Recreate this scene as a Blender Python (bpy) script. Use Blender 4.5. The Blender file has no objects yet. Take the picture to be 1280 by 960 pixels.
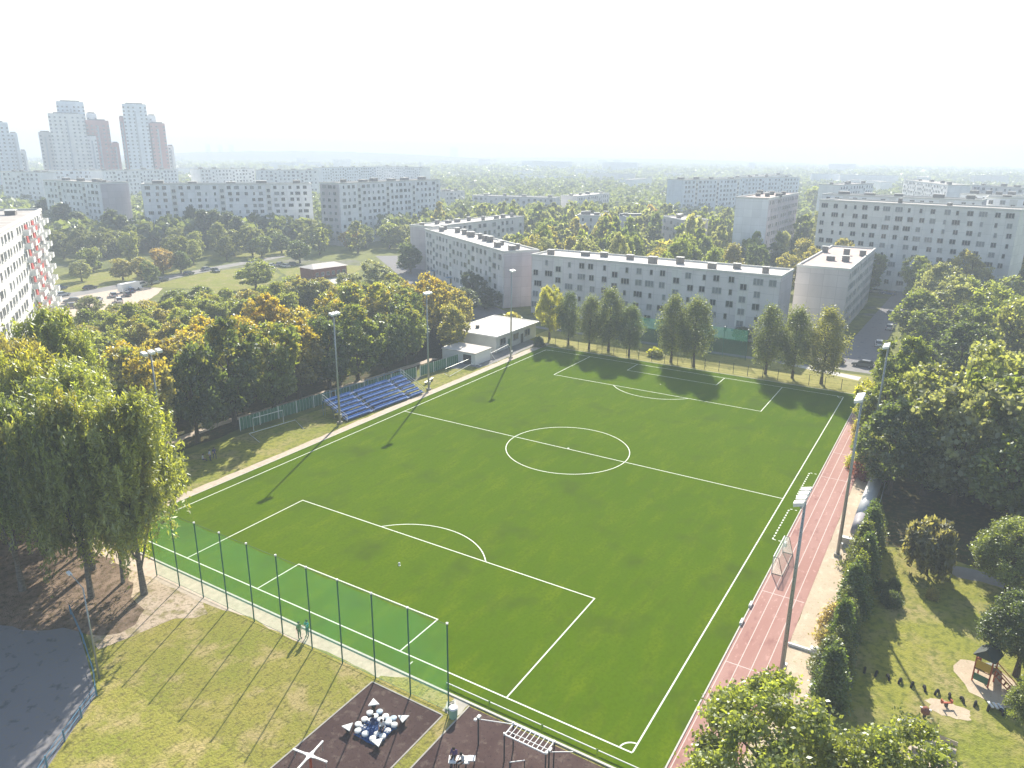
import bpy, bmesh, math, random
import numpy as np
from mathutils import Matrix, Vector
sc = bpy.context.scene
C = sc.collection
R = math.radians
random.seed(7)

# ------------------------------------------------------------------ camera
CX, CY, CZ = -42.2349, -45.9374, 41.8068
YAW, PIT, ROLL, FPX = 0.5445422, -0.3005124, 0.0109737, 926.908
fw = Vector((math.cos(PIT)*math.cos(YAW), math.cos(PIT)*math.sin(YAW), math.sin(PIT)))
r0 = fw.cross(Vector((0, 0, 1))).normalized(); u0 = r0.cross(fw)
rt = r0*math.cos(ROLL)+u0*math.sin(ROLL); up = -r0*math.sin(ROLL)+u0*math.cos(ROLL)
cam = bpy.data.cameras.new('camera'); co = bpy.data.objects.new('camera', cam); C.objects.link(co)
m = Matrix((rt, up, -fw)).transposed().to_4x4(); m.translation = Vector((CX, CY, CZ)); co.matrix_world = m
cam.sensor_width = 36; cam.lens = FPX/1280*36; cam.clip_end = 30000; cam.clip_start = .5
sc.camera = co
def at(u, v, z=0.0):            # world point at height z seen at photo position u, v
    d = fw+rt*((u-640)/FPX)-up*((v-480)/FPX)
    t = (z-CZ)/d.z
    return (CX+d.x*t, CY+d.y*t)
def height_at(x, y, v):
    lo, hi = 0, 300
    for _ in range(40):
        mm = (lo+hi)/2; d = Vector((x-CX, y-CY, mm-CZ)); vv = 480-FPX*d.dot(up)/d.dot(fw)
        if vv > v: lo = mm
        else: hi = mm
    return lo
def dist(x, y): return math.hypot(x-CX, y-CY)

# ------------------------------------------------------------------ materials
M = {}
def mat(name, col, rough=.8, spec=.3, noise=0, nscale=1.0, metal=0, col2=None, detail=4, bump=0, stretch=None):
    if name in M: return M[name]
    m = bpy.data.materials.new(name); m.use_nodes = True; nt = m.node_tree; b = nt.nodes['Principled BSDF']
    b.inputs['Base Color'].default_value = (*col, 1); b.inputs['Roughness'].default_value = rough
    b.inputs['Specular IOR Level'].default_value = spec; b.inputs['Metallic'].default_value = metal
    if noise or col2:
        g = nt.nodes.new('ShaderNodeNewGeometry'); n = nt.nodes.new('ShaderNodeTexNoise'); mp = nt.nodes.new('ShaderNodeMapping')
        nt.links.new(g.outputs['Position'], mp.inputs['Vector']); nt.links.new(mp.outputs[0], n.inputs['Vector'])
        if stretch: mp.inputs['Scale'].default_value = stretch
        n.inputs['Scale'].default_value = nscale; n.inputs['Detail'].default_value = detail; n.inputs['Roughness'].default_value = .65
        cr = nt.nodes.new('ShaderNodeValToRGB')
        c2 = col2 or tuple(c*(1+noise) for c in col); c1 = col if col2 else tuple(c*(1-noise) for c in col)
        cr.color_ramp.elements[0].position = .3; cr.color_ramp.elements[1].position = .7
        cr.color_ramp.elements[0].color = (*c1, 1); cr.color_ramp.elements[1].color = (*c2, 1)
        nt.links.new(n.outputs['Fac'], cr.inputs['Fac']); nt.links.new(cr.outputs['Color'], b.inputs['Base Color'])
        if bump:
            bp = nt.nodes.new('ShaderNodeBump'); bp.inputs['Strength'].default_value = bump
            nt.links.new(n.outputs['Fac'], bp.inputs['Height']); nt.links.new(bp.outputs[0], b.inputs['Normal'])
    M[name] = m; return m

def ramp_mix(nt, fac, a, b):
    mx = nt.nodes.new('ShaderNodeMix'); mx.data_type = 'RGBA'
    nt.links.new(fac, mx.inputs['Factor'])
    for s, k in ((a, 'A'), (b, 'B')):
        i = [x for x in mx.inputs if x.name == k and x.type == 'RGBA'][0]
        if isinstance(s, tuple): i.default_value = (*s, 1)
        else: nt.links.new(s, i)
    return [x for x in mx.outputs if x.type == 'RGBA'][0]
def multi_ground(name, base, layers, rough=.95, spec=.1, bumpscale=6, bump=.4):
    """layers: (scale, threshold, softness, colour, stretch)"""
    m = bpy.data.materials.new(name); m.use_nodes = True; nt = m.node_tree; b = nt.nodes['Principled BSDF']
    b.inputs['Roughness'].default_value = rough; b.inputs['Specular IOR Level'].default_value = spec
    g = nt.nodes.new('ShaderNodeNewGeometry')
    col = base
    for i, (s, th, so, c, st) in enumerate(layers):
        mp = nt.nodes.new('ShaderNodeMapping'); mp.inputs['Location'].default_value = (i*13.7, i*5.1, 0)
        if st: mp.inputs['Scale'].default_value = st
        nt.links.new(g.outputs['Position'], mp.inputs['Vector'])
        n = nt.nodes.new('ShaderNodeTexNoise'); n.inputs['Scale'].default_value = s; n.inputs['Detail'].default_value = 6; n.inputs['Roughness'].default_value = .6
        nt.links.new(mp.outputs[0], n.inputs['Vector'])
        mr = nt.nodes.new('ShaderNodeMapRange'); mr.inputs['From Min'].default_value = th-so; mr.inputs['From Max'].default_value = th+so
        nt.links.new(n.outputs['Fac'], mr.inputs['Value'])
        col = ramp_mix(nt, mr.outputs['Result'], col, c)
    nt.links.new(col, b.inputs['Base Color'])
    n = nt.nodes.new('ShaderNodeTexNoise'); n.inputs['Scale'].default_value = bumpscale; n.inputs['Detail'].default_value = 3
    nt.links.new(g.outputs['Position'], n.inputs['Vector'])
    bp = nt.nodes.new('ShaderNodeBump'); bp.inputs['Strength'].default_value = bump; bp.inputs['Distance'].default_value = .15
    nt.links.new(n.outputs['Fac'], bp.inputs['Height']); nt.links.new(bp.outputs[0], b.inputs['Normal'])
    M[name] = m; return m

def leaf_material():
    m = bpy.data.materials.new('leaf'); m.use_nodes = True; nt = m.node_tree; nt.nodes.remove(nt.nodes['Principled BSDF'])
    oi = nt.nodes.new('ShaderNodeObjectInfo'); a = nt.nodes.new('ShaderNodeAttribute'); a.attribute_name = 'tint'
    a2 = nt.nodes.new('ShaderNodeAttribute'); a2.attribute_name = 'turn'
    br = nt.nodes.new('ShaderNodeMapRange'); br.inputs['To Min'].default_value = 1.0; br.inputs['To Max'].default_value = 2.85
    nt.links.new(a.outputs['Fac'], br.inputs['Value'])
    vm = nt.nodes.new('ShaderNodeVectorMath'); vm.operation = 'SCALE'
    nt.links.new(oi.outputs['Color'], vm.inputs[0]); nt.links.new(br.outputs[0], vm.inputs['Scale'])
    s = nt.nodes.new('ShaderNodeMath'); s.operation = 'SUBTRACT'; nt.links.new(oi.outputs['Alpha'], s.inputs[0]); nt.links.new(a2.outputs['Fac'], s.inputs[1])
    k = nt.nodes.new('ShaderNodeMath'); k.operation = 'MULTIPLY'; k.use_clamp = True; k.inputs[1].default_value = 2.2; nt.links.new(s.outputs[0], k.inputs[0])
    aut = ramp_mix(nt, a.outputs['Fac'], (.33, .29, .04), (.40, .29, .035))
    col = ramp_mix(nt, k.outputs[0], vm.outputs[0], aut)
    d = nt.nodes.new('ShaderNodeBsdfDiffuse'); t = nt.nodes.new('ShaderNodeBsdfTranslucent'); gl = nt.nodes.new('ShaderNodeBsdfGlossy')
    gl.inputs['Roughness'].default_value = .45; gl.inputs['Color'].default_value = (.8, .85, .8, 1)
    tc = nt.nodes.new('ShaderNodeVectorMath'); tc.operation = 'MULTIPLY'; tc.inputs[1].default_value = (2.1, 2.0, .75)
    nt.links.new(col, d.inputs['Color']); nt.links.new(col, tc.inputs[0]); nt.links.new(tc.outputs[0], t.inputs['Color'])
    m1 = nt.nodes.new('ShaderNodeMixShader'); m1.inputs[0].default_value = .6
    nt.links.new(d.outputs[0], m1.inputs[1]); nt.links.new(t.outputs[0], m1.inputs[2])
    m2 = nt.nodes.new('ShaderNodeMixShader'); m2.inputs[0].default_value = .08
    nt.links.new(m1.outputs[0], m2.inputs[1]); nt.links.new(gl.outputs[0], m2.inputs[2])
    nt.links.new(m2.outputs[0], nt.nodes['Material Output'].inputs['Surface'])
    M['leaf'] = m; return m
leaf_material()

def paint_material():      # car paint takes the object's own colour
    m = bpy.data.materials.new('car_paint'); m.use_nodes = True; nt = m.node_tree; b = nt.nodes['Principled BSDF']
    oi = nt.nodes.new('ShaderNodeObjectInfo'); nt.links.new(oi.outputs['Color'], b.inputs['Base Color'])
    b.inputs['Roughness'].default_value = .3; b.inputs['Coat Weight'].default_value = .6; b.inputs['Coat Roughness'].default_value = .08
    M['car_paint'] = m
paint_material()

def net_material(name, col, alpha):
    m = bpy.data.materials.new(name); m.use_nodes = True; nt = m.node_tree; nt.nodes.remove(nt.nodes['Principled BSDF'])
    d = nt.nodes.new('ShaderNodeBsdfDiffuse'); t = nt.nodes.new('ShaderNodeBsdfTranslucent'); tr = nt.nodes.new('ShaderNodeBsdfTransparent')
    d.inputs[0].default_value = (*col, 1); t.inputs[0].default_value = (*[min(1, c*1.2) for c in col], 1)
    a = nt.nodes.new('ShaderNodeMixShader'); b = nt.nodes.new('ShaderNodeMixShader')
    nt.links.new(d.outputs[0], a.inputs[1]); nt.links.new(t.outputs[0], a.inputs[2]); a.inputs[0].default_value = .5
    b.inputs[0].default_value = alpha
    g = nt.nodes.new('ShaderNodeNewGeometry'); n = nt.nodes.new('ShaderNodeTexNoise'); n.inputs['Scale'].default_value = .35
    nt.links.new(g.outputs['Position'], n.inputs['Vector'])
    mr = nt.nodes.new('ShaderNodeMapRange'); mr.inputs['To Min'].default_value = alpha*.55; mr.inputs['To Max'].default_value = alpha*1.45
    nt.links.new(n.outputs['Fac'], mr.inputs['Value']); nt.links.new(mr.outputs[0], b.inputs[0])
    nt.links.new(tr.outputs[0], b.inputs[1]); nt.links.new(a.outputs[0], b.inputs[2])
    nt.links.new(b.outputs[0], nt.nodes['Material Output'].inputs['Surface'])
    M[name] = m; return m

def facade_material(name, col, seam=.8, pw=3.2, ph=2.9, tint=.06):
    m = bpy.data.materials.new(name); m.use_nodes = True; nt = m.node_tree; b = nt.nodes['Principled BSDF']
    b.inputs['Roughness'].default_value = .9; b.inputs['Specular IOR Level'].default_value = .15
    tc = nt.nodes.new('ShaderNodeTexCoord'); sx = nt.nodes.new('ShaderNodeSeparateXYZ'); nt.links.new(tc.outputs['Object'], sx.inputs[0])
    ad = nt.nodes.new('ShaderNodeMath'); ad.operation = 'ADD'; nt.links.new(sx.outputs[0], ad.inputs[0]); nt.links.new(sx.outputs[1], ad.inputs[1])
    cb = nt.nodes.new('ShaderNodeCombineXYZ'); nt.links.new(ad.outputs[0], cb.inputs[0]); nt.links.new(sx.outputs[2], cb.inputs[1])
    br = nt.nodes.new('ShaderNodeTexBrick'); br.offset = 0; br.inputs['Scale'].default_value = 1
    br.inputs['Brick Width'].default_value = pw; br.inputs['Row Height'].default_value = ph; br.inputs['Mortar Size'].default_value = .05
    br.inputs['Color1'].default_value = (*[c*(1-tint) for c in col], 1); br.inputs['Color2'].default_value = (*[min(1, c*(1+tint)) for c in col], 1)
    br.inputs['Mortar'].default_value = (*[c*seam for c in col], 1)
    nt.links.new(cb.outputs[0], br.inputs['Vector'])
    n = nt.nodes.new('ShaderNodeTexNoise'); n.inputs['Scale'].default_value = .35; n.inputs['Detail'].default_value = 6
    mp = nt.nodes.new('ShaderNodeMapping'); mp.inputs['Scale'].default_value = (1, 1, .3)
    nt.links.new(tc.outputs['Object'], mp.inputs[0]); nt.links.new(mp.outputs[0], n.inputs['Vector'])
    mr = nt.nodes.new('ShaderNodeMapRange'); mr.inputs['To Min'].default_value = .78; mr.inputs['To Max'].default_value = 1.18
    nt.links.new(n.outputs['Fac'], mr.inputs['Value'])
    vm = nt.nodes.new('ShaderNodeVectorMath'); vm.operation = 'SCALE'
    nt.links.new(br.outputs['Color'], vm.inputs[0]); nt.links.new(mr.outputs[0], vm.inputs['Scale']); nt.links.new(vm.outputs[0], b.inputs['Base Color'])
    M[name] = m; return m

mat('white', (.78, .78, .76), .5); mat('white_line', (.72, .76, .66), .8, noise=.1, nscale=3); mat('track_line', (.60, .49, .45), .8, noise=.12, nscale=2)
mat('galv', (.36, .38, .38), .45, metal=.5); mat('dark_metal', (.05, .055, .06), .5); mat('green_post', (.03, .13, .09), .5)
mat('trunk', (.09, .065, .045), .95, noise=.35, nscale=3); mat('birch_bark', (.24, .22, .19), .9, col2=(.05, .045, .04), nscale=2.5, stretch=(1, 1, 3))
mat('glass', (.03, .04, .05), .12, spec=.6); mat('frame_white', (.5, .5, .49), .6)
mat('tyre', (.02, .02, .02), .9); mat('rim', (.45, .45, .46), .4, metal=.6)
mat('blue_seat', (.08, .20, .50), .3, spec=.6, noise=.3, nscale=.9); mat('deck_blue', (.05, .12, .33), .6); mat('blue_rail', (.09, .22, .34), .5)
mat('roof_felt', (.42, .39, .36), .95, noise=.22, nscale=.25); mat('roof_felt_light', (.62, .57, .52), .9, noise=.16, nscale=.4); mat('roof_pink', (.5, .40, .36), .9, noise=.2, nscale=.4)
mat('parapet', (.62, .62, .58), .8, noise=.08, nscale=.5); mat('vent', (.2, .19, .18), .9, noise=.2, nscale=1)
mat('concrete', (.42, .39, .34), .95, noise=.14, nscale=1.5); mat('kerb', (.55, .53, .48), .9, noise=.12, nscale=2)
mat('asphalt', (.16, .16, .175), .9, col2=(.21, .205, .21), nscale=.5, detail=8); mat('asphalt_pale', (.24, .23, .22), .9, noise=.18, nscale=.4)
mat('rubber', (.105, .08, .078), .95, col2=(.15, .118, .112), nscale=1.2, detail=8, bump=.1)
mat('track', (.40, .185, .155), .85, col2=(.48, .245, .21), nscale=.35, detail=7, bump=.05)
mat('sand', (.56, .45, .33), .95, noise=.14, nscale=.8, bump=.2, detail=8); mat('path_gravel', (.52, .43, .34), .95, noise=.2, nscale=1.5, detail=8, bump=.2)
mat('red_paint', (.42, .09, .04), .5); mat('yellow_paint', (.55, .35, .05), .5); mat('green_paint', (.06, .17, .11), .5); mat('roof_dark', (.05, .06, .055), .7)
mat('wood', (.30, .2, .11), .8, noise=.25, nscale=3); mat('pale_wood', (.5, .42, .32), .85, noise=.15, nscale=3)
mat('tarp', (.55, .56, .55), .5, noise=.08, nscale=1); mat('tarp_dark', (.22, .21, .24), .6); mat('brick', (.25, .10, .07), .9, noise=.2, nscale=1)
mat('blue_pod', (.10, .22, .38), .4); mat('pod_grey', (.42, .52, .62), .4); mat('net_blue', (.02, .09, .28), .6); mat('bin_green', (.25, .42, .33), .5)
mat('red_panel', (.5, .09, .08), .7); mat('strip_glass', (.42, .45, .48), .5); mat('glass_pale', (.22, .24, .26), .2, spec=.6); mat('skin', (.5, .3, .22), .6); mat('hair_dark', (.03, .02, .015), .7); mat('lamp_glass', (.75, .78, .8), .2)
mat('flower', (.35, .06, .12), .8); mat('headlight_glass', (.8, .82, .85), .15); mat('tail_red', (.35, .02, .02), .3)
mat('brown_wall', (.24, .15, .11), .9, noise=.15, nscale=.6); mat('tile_red', (.35, .13, .08), .9, noise=.15, nscale=.5)
net_material('net_green', (.06, .33, .15), .18); net_material('net_far', (.04, .17, .11), .42); net_material('goal_net', (.5, .62, .55), .3)
multi_ground('turf', (.100, .158, .002), [(.035, .5, .16, (.068, .128, .002), (1, .6, 1)), (.07, .5, .2, (.08, .142, .002), (1, .4, 1)), (.35, .6, .12, (.118, .174, .003), (.4, 1.4, 1)), (.16, .62, .08, (.066, .105, .010), None), (1.1, .62, .07, (.078, .125, .006), (.3, 1, 1)), (3.5, .58, .15, (.068, .118, .002), None)], bumpscale=14, bump=.12, rough=.95, spec=0)
multi_ground('track', (.37, .20, .17), [(.25, .52, .12, (.42, .25, .215), (.3, 1.5, 1)), (.5, .64, .07, (.27, .135, .12), (.6, 1, 1)), (2.2, .64, .06, (.5, .3, .26), (.5, 1, 1))], bumpscale=20, bump=.08, rough=.85)
multi_ground('asphalt', (.215, .21, .22), [(.25, .52, .1, (.22, .215, .225), None), (.8, .62, .04, (.13, .13, .14), None), (3.5, .6, .06, (.24, .22, .19), None)], bumpscale=25, bump=.15)
multi_ground('rubber', (.078, .05, .047), [(.35, .5, .12, (.10, .068, .062), None), (1.3, .6, .06, (.14, .105, .09), None), (4, .62, .05, (.05, .035, .035), None)], bumpscale=25, bump=.12, spec=.02)
multi_ground('sand', (.56, .46, .34), [(.3, .5, .12, (.48, .39, .29), None), (1.4, .6, .07, (.62, .52, .4), (.5, 1, 1)), (3, .63, .05, (.38, .33, .2), None)], bumpscale=8, bump=.3)
multi_ground('dry_lawn', (.31, .275, .065), [(.12, .5, .14, (.235, .245, .042), None), (.3, .57, .07, (.40, .32, .14), None), (1.8, .57, .07, (.17, .155, .045), (1, 1.8, 1))], bumpscale=5, bump=.7)
multi_ground('park_lawn', (.275, .27, .05), [(.10, .5, .12, (.21, .235, .035), None), (.28, .56, .1, (.33, .28, .12), None), (1.5, .56, .1, (.13, .15, .03), None)], bumpscale=5, bump=.6)
multi_ground('dirt', (.50, .39, .29), [(.3, .5, .12, (.57, .46, .35), None), (.8, .58, .08, (.25, .22, .09), None), (3, .6, .1, (.2, .16, .1), None)], bumpscale=7, bump=.4)
multi_ground('litter', (.17, .12, .085), [(.5, .5, .12, (.26, .19, .14), None), (1.6, .55, .08, (.10, .075, .04), None)], bumpscale=8, bump=.5)
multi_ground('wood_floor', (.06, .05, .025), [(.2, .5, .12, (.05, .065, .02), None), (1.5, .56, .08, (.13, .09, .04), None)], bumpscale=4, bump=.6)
multi_ground('earth', (.12, .14, .035), [(.018, .5, .06, (.2, .215, .05), None), (.03, .6, .03, (.2, .19, .16), None), (.4, .55, .15, (.09, .105, .03), None)], bumpscale=2, bump=.3)
multi_ground('bank_grass', (.25, .24, .06), [(.25, .5, .15, (.34, .31, .10), None), (1.2, .6, .1, (.17, .19, .045), None)], bumpscale=5, bump=.5)

# ------------------------------------------------------------------ mesh helpers
class MB:
    def __init__(s): s.v = []; s.f = []; s.m = []
    def add(s, vs, fs, mi=0):
        o = len(s.v); s.v += [tuple(v) for v in vs]; s.f += [tuple(i+o for i in f) for f in fs]; s.m += [mi]*len(fs); return s
    def box(s, c, d, rz=0, mi=0, taper=1.0):
        x, y, z = d[0]/2, d[1]/2, d[2]/2; vs = []
        cs, sn = math.cos(rz), math.sin(rz)
        for k, t in ((-1, 1), (1, taper)):
            for a, b in ((-1, -1), (1, -1), (1, 1), (-1, 1)):
                px, py = a*x*t, b*y*t; vs.append((c[0]+px*cs-py*sn, c[1]+px*sn+py*cs, c[2]+k*z))
        return s.add(vs, [(3, 2, 1, 0), (4, 5, 6, 7), (0, 1, 5, 4), (1, 2, 6, 5), (2, 3, 7, 6), (3, 0, 4, 7)], mi)
    def prism(s, poly, z0, z1, mi=0):
        n = len(poly); vs = [(x, y, z0) for x, y in poly]+[(x, y, z1) for x, y in poly]
        return s.add(vs, [tuple(range(n))[::-1], tuple(range(n, 2*n))]+[(i, (i+1) % n, n+(i+1) % n, n+i) for i in range(n)], mi)
    def tube(s, pts, rad, n=8, mi=0, caps=True):
        pts = [Vector(p) for p in pts]; rad = rad if isinstance(rad, (list, tuple)) else [rad]*len(pts); vs = []; fs = []
        prev = None
        for i, p in enumerate(pts):
            t = (pts[min(i+1, len(pts)-1)]-pts[max(i-1, 0)]).normalized()
            a = t.cross(Vector((0, 0, 1)) if abs(t.z) < .95 else Vector((1, 0, 0))).normalized() if prev is None else (prev-t*prev.dot(t)).normalized()
            prev = a; b = t.cross(a)
            for k in range(n):
                an = 2*math.pi*k/n; vs.append(p+(a*math.cos(an)+b*math.sin(an))*rad[i])
        for i in range(len(pts)-1):
            for k in range(n): fs.append((i*n+k, i*n+(k+1) % n, (i+1)*n+(k+1) % n, (i+1)*n+k))
        if caps: fs += [tuple(range(n))[::-1], tuple(range((len(pts)-1)*n, len(pts)*n))]
        return s.add(vs, fs, mi)
    def disc(s, c, r, h, n=16, mi=0, r2=None):
        r2 = r if r2 is None else r2
        vs = [(c[0]+r*math.cos(2*math.pi*k/n), c[1]+r*math.sin(2*math.pi*k/n), c[2]) for k in range(n)]+[(c[0]+r2*math.cos(2*math.pi*k/n), c[1]+r2*math.sin(2*math.pi*k/n), c[2]+h) for k in range(n)]
        return s.add(vs, [tuple(range(n))[::-1], tuple(range(n, 2*n))]+[(i, (i+1) % n, n+(i+1) % n, n+i) for i in range(n)], mi)
    def mesh(s, name, mats):
        me = bpy.data.meshes.new(name); me.from_pydata(s.v, [], s.f)
        for x in (mats if isinstance(mats, (list, tuple)) else [mats]): me.materials.append(M[x])
        me.polygons.foreach_set('material_index', s.m); me.update(); return me
    def build(s, name, mats, parent=None, loc=None, smooth=False):
        me = s.mesh(name, mats)
        if smooth: me.polygons.foreach_set('use_smooth', [True]*len(me.polygons))
        return link(name, me, parent, loc)
def link(name, me, parent=None, loc=None, rz=0):
    o = bpy.data.objects.new(name, me); C.objects.link(o)
    if parent: o.parent = parent
    if loc: o.location = loc
    if rz: o.rotation_euler.z = rz
    return o
def tag(o, label, cat, group=None):
    o['label'] = label; o['category'] = cat
    if group: o['group'] = group
    return o
def thing(name, label, cat, loc=(0, 0, 0), rz=0, group=None):
    o = bpy.data.objects.new(name, None); C.objects.link(o); o.location = loc; o.rotation_euler = (0, 0, rz); o.empty_display_size = .3
    return tag(o, label, cat, group)
def dup(root, loc, rz=0, label=None, scale=None):
    def cp(o, par):
        c = o.copy(); C.objects.link(c)
        if par: c.parent = par
        for ch in list(o.children): cp(ch, c)
        return c
    r = cp(root, None); r.location = loc; r.rotation_euler = (0, 0, rz)
    if scale: r.scale = scale
    if label: r['label'] = label
    return r
def sheet(name, poly, z, material, kind='structure', th=0):
    mb = MB()
    if th: mb.prism(poly, z, z+th)
    else: mb.add([(x, y, z) for x, y in poly], [tuple(range(len(poly)))])
    me = mb.mesh(name, material)
    bm = bmesh.new(); bm.from_mesh(me); bmesh.ops.recalc_face_normals(bm, faces=bm.faces)
    if not th:
        for f in bm.faces:
            if f.normal.z < 0: f.normal_flip()
    bm.to_mesh(me); bm.free()
    o = link(name, me); o['kind'] = kind; return o
def rect(x0, x1, y0, y1): return [(x0, y0), (x1, y0), (x1, y1), (x0, y1)]
def wobble(poly, step=2.0, amp=.35, seed=0):
    rg = random.Random(seed); out = []
    for i, (x, y) in enumerate(poly):
        x2, y2 = poly[(i+1) % len(poly)]; L = math.hypot(x2-x, y2-y); n = max(1, int(L/step))
        for k in range(n):
            t = k/n; out.append((x+(x2-x)*t+rg.uniform(-amp, amp), y+(y2-y)*t+rg.uniform(-amp, amp)))
    return out
def blob(cx, cy, rx, ry, n=22, amp=.18, seed=0, rz=0):
    rg = random.Random(seed); out = []
    for k in range(n):
        a = 2*math.pi*k/n; r = 1+rg.uniform(-amp, amp); x, y = rx*r*math.cos(a), ry*r*math.sin(a)
        out.append((cx+x*math.cos(rz)-y*math.sin(rz), cy+x*math.sin(rz)+y*math.cos(rz)))
    return out

# ------------------------------------------------------------------ ground, lawns, roads
GR = 6500
me = MB().add([(-GR, -GR, 0), (GR, -GR, 0), (GR, GR, 0), (-GR, GR, 0)], [(0, 1, 2, 3)]).mesh('ground', 'earth')
g = link('ground', me); g['kind'] = 'structure'
L1, L2, L3, L4, L5 = .004, .008, .012, .016, .020
sheet('practice_lawn', [(-70, -30), (-2.2, -30), (-2.2, 33), (-8, 33), (-11, 22), (-12.5, 18), (-14.5, 13), (-17, 8), (-23, 4), (-40, -8), (-70, -20)], L1, 'dry_lawn')
sheet('bare_earth', wobble([(-4.2, 31), (-4.2, 12), (-5.2, 9.5), (-6.6, 10.5), (-7.2, 12), (-9.5, 12.2), (-11.5, 12.8), (-13.8, 13.4), (-12.2, 18), (-10.5, 23), (-9.5, 31)], 1.2, .4, 3), L2, 'dirt')
sheet('asphalt_path', [(-80, 40), (-80, -22), (-40, -8.5), (-23, 3.8), (-17.2, 7.9), (-15, 13), (-13, 18), (-11.5, 22), (-10.5, 30), (-11, 44), (-20, 60)], L3, 'asphalt')
sheet('leaf_litter', wobble([(-11.5, 13.8), (-9, 14.5), (-7.5, 18), (-4.6, 24), (-4.6, 44), (-24, 60), (-19, 30), (-14, 19)], 1.2, .5, 33), L5, 'litter')
sheet('gravel_strip', wobble([(-4.0, -17.3), (-2.0, -17.3), (-2.0, 36), (-4.6, 36), (-4.3, 10), (-3.6, 6), (-3.9, 0), (-3.3, -5)], 1.0, .14, 5), L3, 'path_gravel')
sheet('worn_verge', wobble([(-4.2, -9.8), (-3.3, -9.8), (-2.2, -12), (-2.2, -17.3), (-4.2, -17.3)], 1, .1, 6), L4, 'dry_lawn')
sheet('gym_surface', rect(-26, -4.3, -16.9, -9.8), L3, 'rubber')
sheet('gym_surface', rect(-26, -2.35, -44, -18.2), L3, 'rubber')
sheet('gym_grass_strip', rect(-26, -4.3, -18.1, -17.0), L4, 'dry_lawn')
for nm, pl in (('gym_edging', rect(-26, -4.25, -9.8, -9.68)), ('gym_edging', rect(-26, -4.25, -17.02, -16.9)), ('gym_edging', rect(-26, -2.3, -18.2, -18.08)), ('gym_edging', rect(-4.3, -4.18, -16.9, -9.8))):
    sheet(nm, pl, .0, 'concrete', th=.05)
sheet('concrete_pad', wobble(rect(-3.9, -2.1, -18.0, -16.6), .5, .08, 2), L5, 'concrete')
# pitch
sheet('pitch_turf', rect(-1.95, 102.2, -33.5, 32.75), .06, 'turf', th=0)
sheet('pitch_kerb', rect(-2.13, -1.95, -33.6, 32.9), 0, 'kerb', th=.1)
sheet('pitch_kerb', rect(-1.95, 102.3, 32.75, 32.9), 0, 'kerb', th=.09)
sheet('pitch_kerb', rect(-1.95, 102.3, -33.62, -33.5), 0, 'kerb', th=.1)
sheet('pitch_kerb', rect(102.2, 102.35, -33.5, 32.75), 0, 'kerb', th=.09)
sheet('side_path', wobble([(-2, 32.9), (105, 32.9), (105, 34.6), (60, 34.4), (35, 34.3), (-2, 34.5)], 1.5, .12, 8), L3, 'path_gravel')
sheet('touchline_verge', wobble([(-3, 34.3), (88, 34.3), (88, 39), (60, 41), (30, 45), (-3, 45)], 1.5, .3, 9), L2, 'park_lawn')
lines = MB(); ZL = .064
def ln(x0, y0, x1, y1, w=.13):
    d = Vector((x1-x0, y1-y0)); n = Vector((-d.y, d.x)).normalized()*w/2
    lines.add([(x0-n.x, y0-n.y, ZL), (x1-n.x, y1-n.y, ZL), (x1+n.x, y1+n.y, ZL), (x0+n.x, y0+n.y, ZL)], [(3, 2, 1, 0)])
def arc(cx, cy, r, a0, a1, n=64, w=.13, mb=None, z=None):
    mb = mb or lines; z = ZL if z is None else z
    vs = []; 
    for k in range(n+1):
        a = a0+(a1-a0)*k/n
        for q in (r-w/2, r+w/2): vs.append((cx+q*math.cos(a), cy+q*math.sin(a), z))
    mb.add(vs, [(2*k, 2*k+1, 2*k+3, 2*k+2) for k in range(n)])
PL, PW = 99.46, 30.99
ln(0, -PW, 0, PW); ln(PL, -PW, PL, PW); ln(0.07, PW, PL-.07, PW); ln(.07, -PW, PL-.07, -PW); ln(PL/2, -PW+.07, PL/2, PW-.07)
arc(PL/2, 0, 9.15, 0, 2*math.pi, 96)
for s, x in ((1, 0), (-1, PL)):
    ln(x+s*.07, 20.16, x+s*16.43, 20.16); ln(x+s*.07, -20.16, x+s*16.43, -20.16); ln(x+s*16.5, -20.22, x+s*16.5, 20.22)
    ln(x+s*.07, 9.16, x+s*5.43, 9.16); ln(x+s*.07, -9.16, x+s*5.43, -9.16); ln(x+s*5.5, -9.22, x+s*5.5, 9.22)
    a = math.acos(5.5/9.15); a0 = 0 if s > 0 else math.pi
    arc(x+s*11, 0, 9.15, a0-a+.008, a0+a-.008, 40)
    vs = MB(); lines.add([(x+s*11+.14*math.cos(t*.785), .14*math.sin(t*.785), ZL) for t in range(8)], [tuple(range(8))])
    for sy in (-1, 1):
        b0 = {(1, -1): 0, (1, 1): -math.pi/2, (-1, -1): math.pi/2, (-1, 1): math.pi}[(s, sy)]
        arc(x, sy*PW, 1.0, b0+.07, b0+math.pi/2-.07, 12)
lines.add([(PL/2+.3+.16*math.cos(t*.785), .16*math.sin(t*.785), ZL) for t in range(8)], [tuple(range(8))])
for x0, x1 in ((38.2, 47.2), (51.4, 60.2)):    # dashed technical areas
    k = x0
    while k < x1: ln(k, -32.3, k+.42, -32.3, .16); k += .75
    for xx in (x0, x1):
        for q in range(2): ln(xx, -32.4-q*.55, xx, -32.65-q*.55, .16)
ln(-.9, -PW+20.0, -.5, -PW+20.0, .1)
lo = lines.build('pitch_markings', 'white_line'); lo['kind'] = 'structure'
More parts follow.
